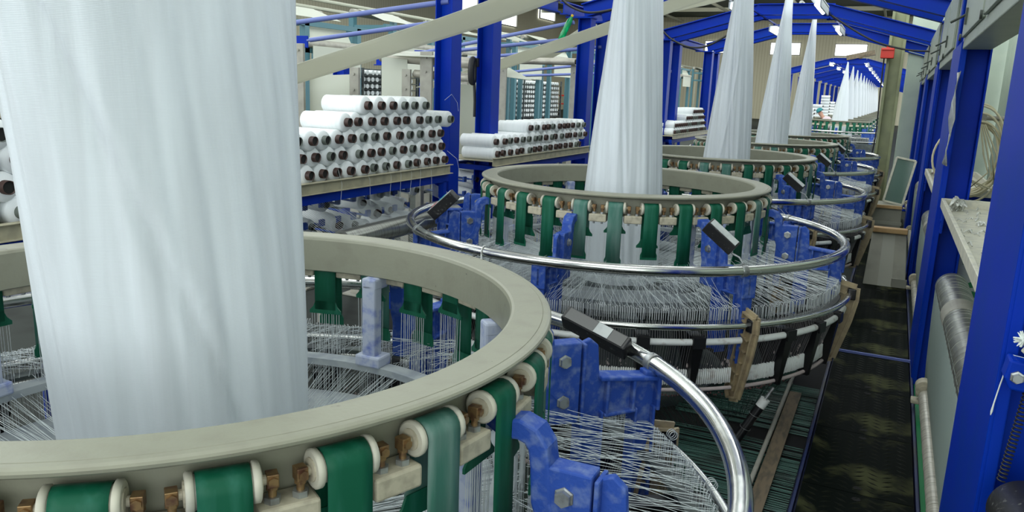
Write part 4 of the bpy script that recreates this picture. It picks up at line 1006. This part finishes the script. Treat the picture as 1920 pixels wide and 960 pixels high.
m = MB(); m.tube([(.357, 2.245, -.088), (.357, 2.257, -.088), (.357, 2.258, -.088), (.357, 2.266, -.088)], [.012, .012, .017, .017], 6, smooth=False); m.build('bolt', 'zinc', o)
m = MB(); m.tube([(.392+.010*math.cos(k*2*PI/10)-.0001*k, 2.30+.010*math.sin(k*2*PI/10), -.135-.0011*k) for k in range(230)], .0022, 5)
tag(m.build('black_spring', 'cable'), 'long black coil spring hanging below the bracket arm at the right edge', 'spring')
m = MB(); rr = random.Random(2)
for k in range(40):
    a, b = rr.uniform(0, 6.28), rr.uniform(-1.3, 1.3); d = Vector((math.cos(a)*math.cos(b), math.sin(a)*math.cos(b), math.sin(b))); c = Vector((.352, 2.24, .018))
    m.tube([c, c+d*.022], [.005, .001], 5)
tag(m.build('yarn_fluff', 'white'), 'white tuft of yarn fluff near the right edge above the bracket', 'yarn fluff')
m = MB(); m.bar((.362, 2.26, -.005), (.44, 2.22, -.055), .03, .022); tag(m.build('cream_bar', 'tray', bevel=.004), 'short cream bar at the right edge beside the white fluff', 'bar')
m = MB(); m.tube([(.372, 2.262, -.035), (.345, 2.335, -.05), (.340, 2.338, -.10), (.334, 2.338, -.14), (.328, 2.338, -.19), (.326, 2.338, -.215), (.325, 2.338, -.225)], [.0008, .0012, .0018, .0018, .0018, .003, .001], 6); tag(m.build('dangling_thread', 'white'), 'twisted white thread dangling on the nearest blue post', 'thread')

# ================================================================ ALONG THE WALKWAY
e = empty('carton', (.1, 9.6, ZO+WK), 'tall grey taped carton on the walkway with a wooden strip along its top', 'carton', 'cartons on the walkway')
def hull(m, b, t):   # b, t: four corners bottom and top
    vs = [Vector(p) for p in b+t]; m._add(vs, [(0, 3, 2, 1), (4, 5, 6, 7), (0, 1, 5, 4), (1, 2, 6, 5), (2, 3, 7, 6), (3, 0, 4, 7)])
m = MB(); hull(m, [(-.21, -.42, .0), (.21, -.42, .0), (.21, .45, .0), (-.21, .45, .0)], [(-.185, .02, .52), (.165, .02, .52), (.165, .40, .52), (-.185, .40, .52)]); m.build('carton_body', 'carton', e, zo='local', bevel=.008)
m = MB(); hull(m, [(-.065, -.424, .002), (.075, -.424, .002), (.075, -.41, .002), (-.065, -.41, .002)], [(-.07, .014, .515), (.05, .014, .515), (.05, .03, .515), (-.07, .03, .515)])
m.box((.14, -.405, .05), (.15, .02, .09)); m.build('tape', 'tape', e, zo='local')
m = MB(); m.box((-.01, .03, .55), (.36, .12, .055)); m.build('wooden_strip', 'wood_light', e, zo='local', bevel=.008)
e = empty('carton', (.03, 12.7, ZO+WK), 'smaller grey carton standing farther along the walkway behind the taped one', 'carton', 'cartons on the walkway')
m = MB(); hull(m, [(-.22, -.30, 0), (.22, -.30, 0), (.22, .3, 0), (-.22, .3, 0)], [(-.20, -.26, .50), (.20, -.26, .50), (.20, .3, .50), (-.20, .3, .50)]); m.build('carton_body', 'carton', e, zo='local', bevel=.008)
m = MB(); m.box((0, -.28, .485), (.40, .05, .04)); m.build('carton_edge', 'wood_light', e, zo='local')
m = MB(); m.box((0, -.285, .25), (.44, .012, .05)); m.build('tape', 'tape', e, zo='local')
e = empty('framed_pane', (.10, 12.65, -.85+ZO), 'cream framed pane leaning on the smaller carton', 'framed pane'); e.rotation_euler = (R_(-14), R_(9), 0)
m = MB()
for a, b in (((-.13, 0, .02), (.13, 0, .02)), ((-.13, 0, .68), (.13, 0, .68)), ((-.13, 0, .02), (-.13, 0, .68)), ((.13, 0, .02), (.13, 0, .68))): m.bar(a, b, .03, .03, (0, 1, 0))
m.build('frame', 'tray', e, zo='local', bevel=.003)
m = MB(); m.box((0, .004, .35), (.25, .006, .64)); m.build('pane', 'glass', e, zo='local')
# yarn channel beside the walkway
m = MB(); m.box((-.72, 4.6, FL+.008), (.95, 3.4, .012)); tag(m.build('channel_dark_sheet', 'hole'), 'black sheet for the darkness of the pit under the green yarns left of the walkway', 'pan')  # black colour stands in for the darkness of the recessed channel
m = MB()
for k in range(330):
    y = 3.35+2.25*k/330
    if 4.52 < y < 4.74: continue
    if random.random() < .10: continue
    z = FL+.02+random.random()*.02
    m.tube([(-1.05, y+random.uniform(-.012, .012), z), (-.62, y+random.uniform(-.01, .01), z+.004), (-.245, y, z)], .0022, 4, caps=False)
tag(m.build('floor_yarn', 'gyarn'), 'bundles of dark green-tinted yarns lying across the channel beside the walkway', 'yarn', kind='stuff')
m = MB(); m.box((-.385, 4.5, FL+.055), (.078, 1.78, .012)); m.cyl((-.385, 5.30, FL+.061), (-.385, 5.30, FL+.063), .006, 8); tag(m.build('board', 'wood', bevel=.002), 'long dusty brown board lying across the green yarns beside the walkway', 'board')
m = MB(); m.cyl((-.445, 3.5, FL+.075), (-.435, 5.75, FL+.075), .013, 10); m.cyl((-.445, 3.5, FL+.01), (-.445, 3.5, FL+.08), .01, 8); m.cyl((-.436, 5.6, FL+.01), (-.436, 5.6, FL+.08), .01, 8); tag(m.build('steel_pipe', 'gpost'), 'thin grey pipe running along the left edge of the brown board', 'pipe')
e = empty('black_tube', (-.60, 4.4, ZO-1.36), 'slanting black glossy tube with a white collar beside the second loom', 'tube')
m = MB(); m.cyl((-.02, 0, -.03), (.10, 0.05, .21), .026, 18); m.build('tube_body', 'black', e, zo='local')
m = MB(); m.cyl((.10, .05, .21), (.125, .06, .26), .028, 18); m.build('collar', 'white_plastic', e, zo='local')
m = MB(); m.cyl((.125, .06, .26), (.16, .075, .33), .010, 10)
for t in (.1, .45, .8): 
    c = Vector((-.02, 0, -.03)).lerp(Vector((.10, .05, .21)), t); m.tube([c+Vector((.030*math.cos(q), .030*math.sin(q), -.012*math.cos(q))) for q in [2*PI*i/16 for i in range(16)]], .0012, 4, closed=True)
m.build('tube_tip', 'zinc', e, zo='local')

# ================================================================ FAR ROW BEYOND THE GAP
def far_loom():
    L = empty('circular_loom', (0, 0, 0), 'x', 'circular loom', 'circular looms of the far row')
    m = MB(); m.lathe([(.90, -.13), (.89, 0), (1.0, -.004), (1.0, -.02), (.93, -.03), (.93, -.13)], 64); m.build('top_ring', 'cream', L)
    m = MB()
    for i in range(30):
        a = R_(12*i); Rr, T, Z = frame_at(a); m.box(Rr*1.0+Z*-.23, (.006, .085, .36), (Rr, T, Z)); m.cyl(Rr*.972+Z*-.078-T*.05, Rr*.972+Z*-.078+T*.05, .034, 8)
    tag(m.build('belt', 'belt', L), kind='stuff')
    m = MB()
    for i in range(30):
        a = R_(12*i+6); Rr, T, Z = frame_at(a); m.box(Rr*.97+Z*-.14, (.066, .11, .06), (Rr, T, Z))
    tag(m.build('mounting_block', 'cream_dark', L), kind='stuff')
    m = MB(); m.tube([pol(2*PI*k/48, 1.49, -.33) for k in range(48)], .029, 8, closed=True); m.build('guard_rail', 'chrome', L)
    m = MB(); m.tube([pol(2*PI*k/48, 1.55, -.62) for k in range(48)], .017, 6, closed=True); m.build('lower_rail', 'chrome', L)
    m = MB()
    for i in range(8):
        a = R_(45*i); Rr, T, Z = frame_at(a); m.box(Rr*1.28+Z*-.42, (.42, .05, .13), (Rr, T, Z)); m.box(Rr*1.13+Z*-.36, (.12, .06, .28), (Rr, T, Z)); m.box(Rr*1.45+Z*-.67, (.07, .05, .4), (Rr, T, Z))
    m.build('bracket', 'blue_dusty', L)
    m = MB(); m.lathe([(1.46, -.68), (1.54, -.70), (1.46, -1.02), (1.42, -1.02)], 48); m.build('yarn_skirt', 'machine', L)
    m = MB()
    for i in range(200):
        a = 2*PI*i/200; m.tube([pol(a, 1.48, -.53), pol(a, 1.48, -.62)], .004, 3, caps=False)
    tag(m.build('guide_hook', 'wire', L), kind='stuff')
    m = MB(); m.lathe([(0, FL), (.78, FL), (.62, FL+.16), (.6, -.72), (0, -.70)], 32, closed=False); m.build('drive_drum', 'machine', L)
    return L
fp = far_loom()
for k in range(13):
    y = 28.3+3.45*k
    o = fp if k == 0 else copy_tree(fp); o.location = (CX, y, 0)
    o['label'] = 'small distant circular loom, %s of the far row' % ORD[k]
    fabric_tube(y, .27, 20+k, 'narrow distant white fabric tube, %s of the far row' % ORD[k], simple=True, ztop=1.86)
    e = portal(y+2.2, 'distant blue portal frame, %s of the far row' % ORD[k], 'blue portal frames of the far row', simple=True)
    if k == 0: portal(y+1.5, 'front blue portal frame of the far row, with the tilted box on its ridge', 'blue portal frames of the far row', simple=True)
    luminaire(-1.1, y+.6, 1, 'distant lit tube lamp, %s on the right side of the far row' % ORD[k], .8)
    if k < 3: luminaire(-2.15, y+.6, -1, 'distant lit tube lamp, %s on the left side of the far row' % ORD[k], .8)
m = MB(); m.box((-1.35, 29.8, 2.16), (.9, .3, .16), (Vector((.97, 0, .22)), Vector((0, 1, 0)), Vector((-.22, 0, .97)))); m.box((-1.2, 29.64, 2.20), (.35, .02, .07), (Vector((.97, 0, .22)), Vector((0, 1, 0)), Vector((-.22, 0, .97))))
m.box((-1.35, 29.8, 2.07), (.1, .2, .05)); tag(m.build('tilted_box', 'wood'), 'brown tilted box lying on top of the front ridge of the far row', 'box')
# piles of bobbins along the far row
n = 0
for k in range(5):
    y = 31.2+3.45*k; x = -2.95
    hh = [3, 4, 7, 5, 4][k]
    for j in range(hh):
        for q in range(2):
            if nb[0] >= 300: break
            bobbin(x+q*0, y+q*.14, .0+.13*j, 'tiny white bobbin in the %s pile of the far row, level %s%s' % (ORD[k], ORD[j], ', rear one' if q else ', front one'), 'bobbins piled along the far row', s=1.0)
    m = MB(); m.box((x, y+.07, -.08), (.5, .5, .02)); m.box((x, y+.07, (FL-.09)/2), (.35, .35, -.09-FL)); tag(m.build('bobbin_stand', 'shelf'), 'small stand under the %s pile of bobbins of the far row' % ORD[k], 'stand', 'bobbin stands of the far row')

# worker bending between the far looms
def person(loc):
    px, py, pz = loc
    e = empty('person', (px, py, 0), 'person in a teal cap and pale pink shirt bending over the first far looms', 'person')
    me = bpy.data.meshes.new('body')
    J = {'pelvis': (0, 0, .92), 'waist': (-.06, 0, 1.06), 'chest': (-.24, 0, 1.28), 'neck': (-.36, 0, 1.40), 'head0': (-.41, 0, 1.46), 'head1': (-.47, 0, 1.56),
         'shL': (-.25, .17, 1.31), 'elL': (-.34, .24, 1.06), 'haL': (-.52, .18, .97), 'fiL': (-.60, .17, .96), 'shR': (-.25, -.17, 1.31), 'elR': (-.36, -.24, 1.08), 'haR': (-.55, -.16, 1.0), 'fiR': (-.63, -.15, .99),
         'hipL': (.0, .10, .88), 'knL': (-.04, .11, .48), 'anL': (.02, .11, .08), 'toL': (-.14, .12, .04), 'hipR': (0, -.10, .88), 'knR': (-.02, -.11, .48), 'anR': (.06, -.11, .08), 'toR': (-.10, -.12, .04)}
    RR = {'pelvis': .14, 'waist': .13, 'chest': .14, 'neck': .055, 'head0': .07, 'head1': .095, 'shL': .065, 'elL': .045, 'haL': .03, 'fiL': .02, 'shR': .065, 'elR': .045, 'haR': .03, 'fiR': .02,
          'hipL': .09, 'knL': .065, 'anL': .045, 'toL': .04, 'hipR': .09, 'knR': .065, 'anR': .045, 'toR': .04}
    keys = list(J); E_ = [('pelvis', 'waist'), ('waist', 'chest'), ('chest', 'neck'), ('neck', 'head0'), ('head0', 'head1'), ('chest', 'shL'), ('shL', 'elL'), ('elL', 'haL'), ('haL', 'fiL'), ('chest', 'shR'), ('shR', 'elR'), ('elR', 'haR'), ('haR', 'fiR'),
         ('pelvis', 'hipL'), ('hipL', 'knL'), ('knL', 'anL'), ('anL', 'toL'), ('pelvis', 'hipR'), ('hipR', 'knR'), ('knR', 'anR'), ('anR', 'toR')]
    me.from_pydata([J[k] for k in keys], [(keys.index(a), keys.index(b)) for a, b in E_], []); me.update()
    o = bpy.data.objects.new('body', me); C.objects.link(o); o.parent = e; me.materials.append(M['skin'])
    sk = o.modifiers.new('skin', 'SKIN'); sk.use_smooth_shade = True
    for i, k in enumerate(keys):
        v = me.skin_vertices[0].data[i]; v.radius = (RR[k], RR[k]); v.use_root = (k == 'pelvis')
    o.modifiers.new('sub', 'SUBSURF').levels = 1
    m = MB(); H = Vector((-.47, 0, 1.56))
    m.lathe([(0, .10), (.05, .092), (.09, .06), (.108, .01), (.112, -.03), (.106, -.03)], 20, closed=False, smooth=True)
    cap = m.build('cap', 'cap', e, zo='local'); cap.location = H+Vector((0, 0, .02)); cap.rotation_euler = (0, R_(-35), 0)
    m = MB(); m.tube([(.03, 0, .94), (-.06, 0, 1.06), (-.16, 0, 1.18), (-.25, 0, 1.29), (-.33, 0, 1.36)], [.165, .16, .17, .165, .08], 16)
    for s_ in (-1, 1): m.tube([(-.25, s_*.12, 1.31), (-.25, s_*.19, 1.30), (-.31, s_*.235, 1.14)], [.09, .082, .062], 12)
    m.build('shirt', 'shirt', e, zo='local')
    m = MB()
    for s_ in (-1, 1): m.tube([(.0, s_*.08, .98), (0, s_*.10, .86), (-.03, s_*.11, .48), (.04, s_*.11, .10)], [.13, .105, .08, .07], 12)
    m.build('trousers', 'trousers', e, zo='local')
    return e
pe = person((-1.98, 30.05, 0)); pe.scale = (1.06, 1.06, 1.06)
# remaining small marks: clip on the second guard rail and a red-stained mark on a column
m = MB(); c = Vector((CX+1.49*math.cos(R_(-103)), LOOM_Y[1]+1.49*math.sin(R_(-103)), -.33))
m.tube([c+Vector((0, .033*math.cos(t), .033*math.sin(t))) for t in [2*PI*q/16 for q in range(16)]], .004, 6, closed=True); m.tube([c+Vector((.0, -.03, -.01)), c+Vector((.005, -.035, -.08)), c+Vector((.02, -.03, -.16))], .006, 6)
tag(m.build('cable_tie', 'white_plastic'), 'white cable tie looped round the near left of the second guard rail', 'cable tie')
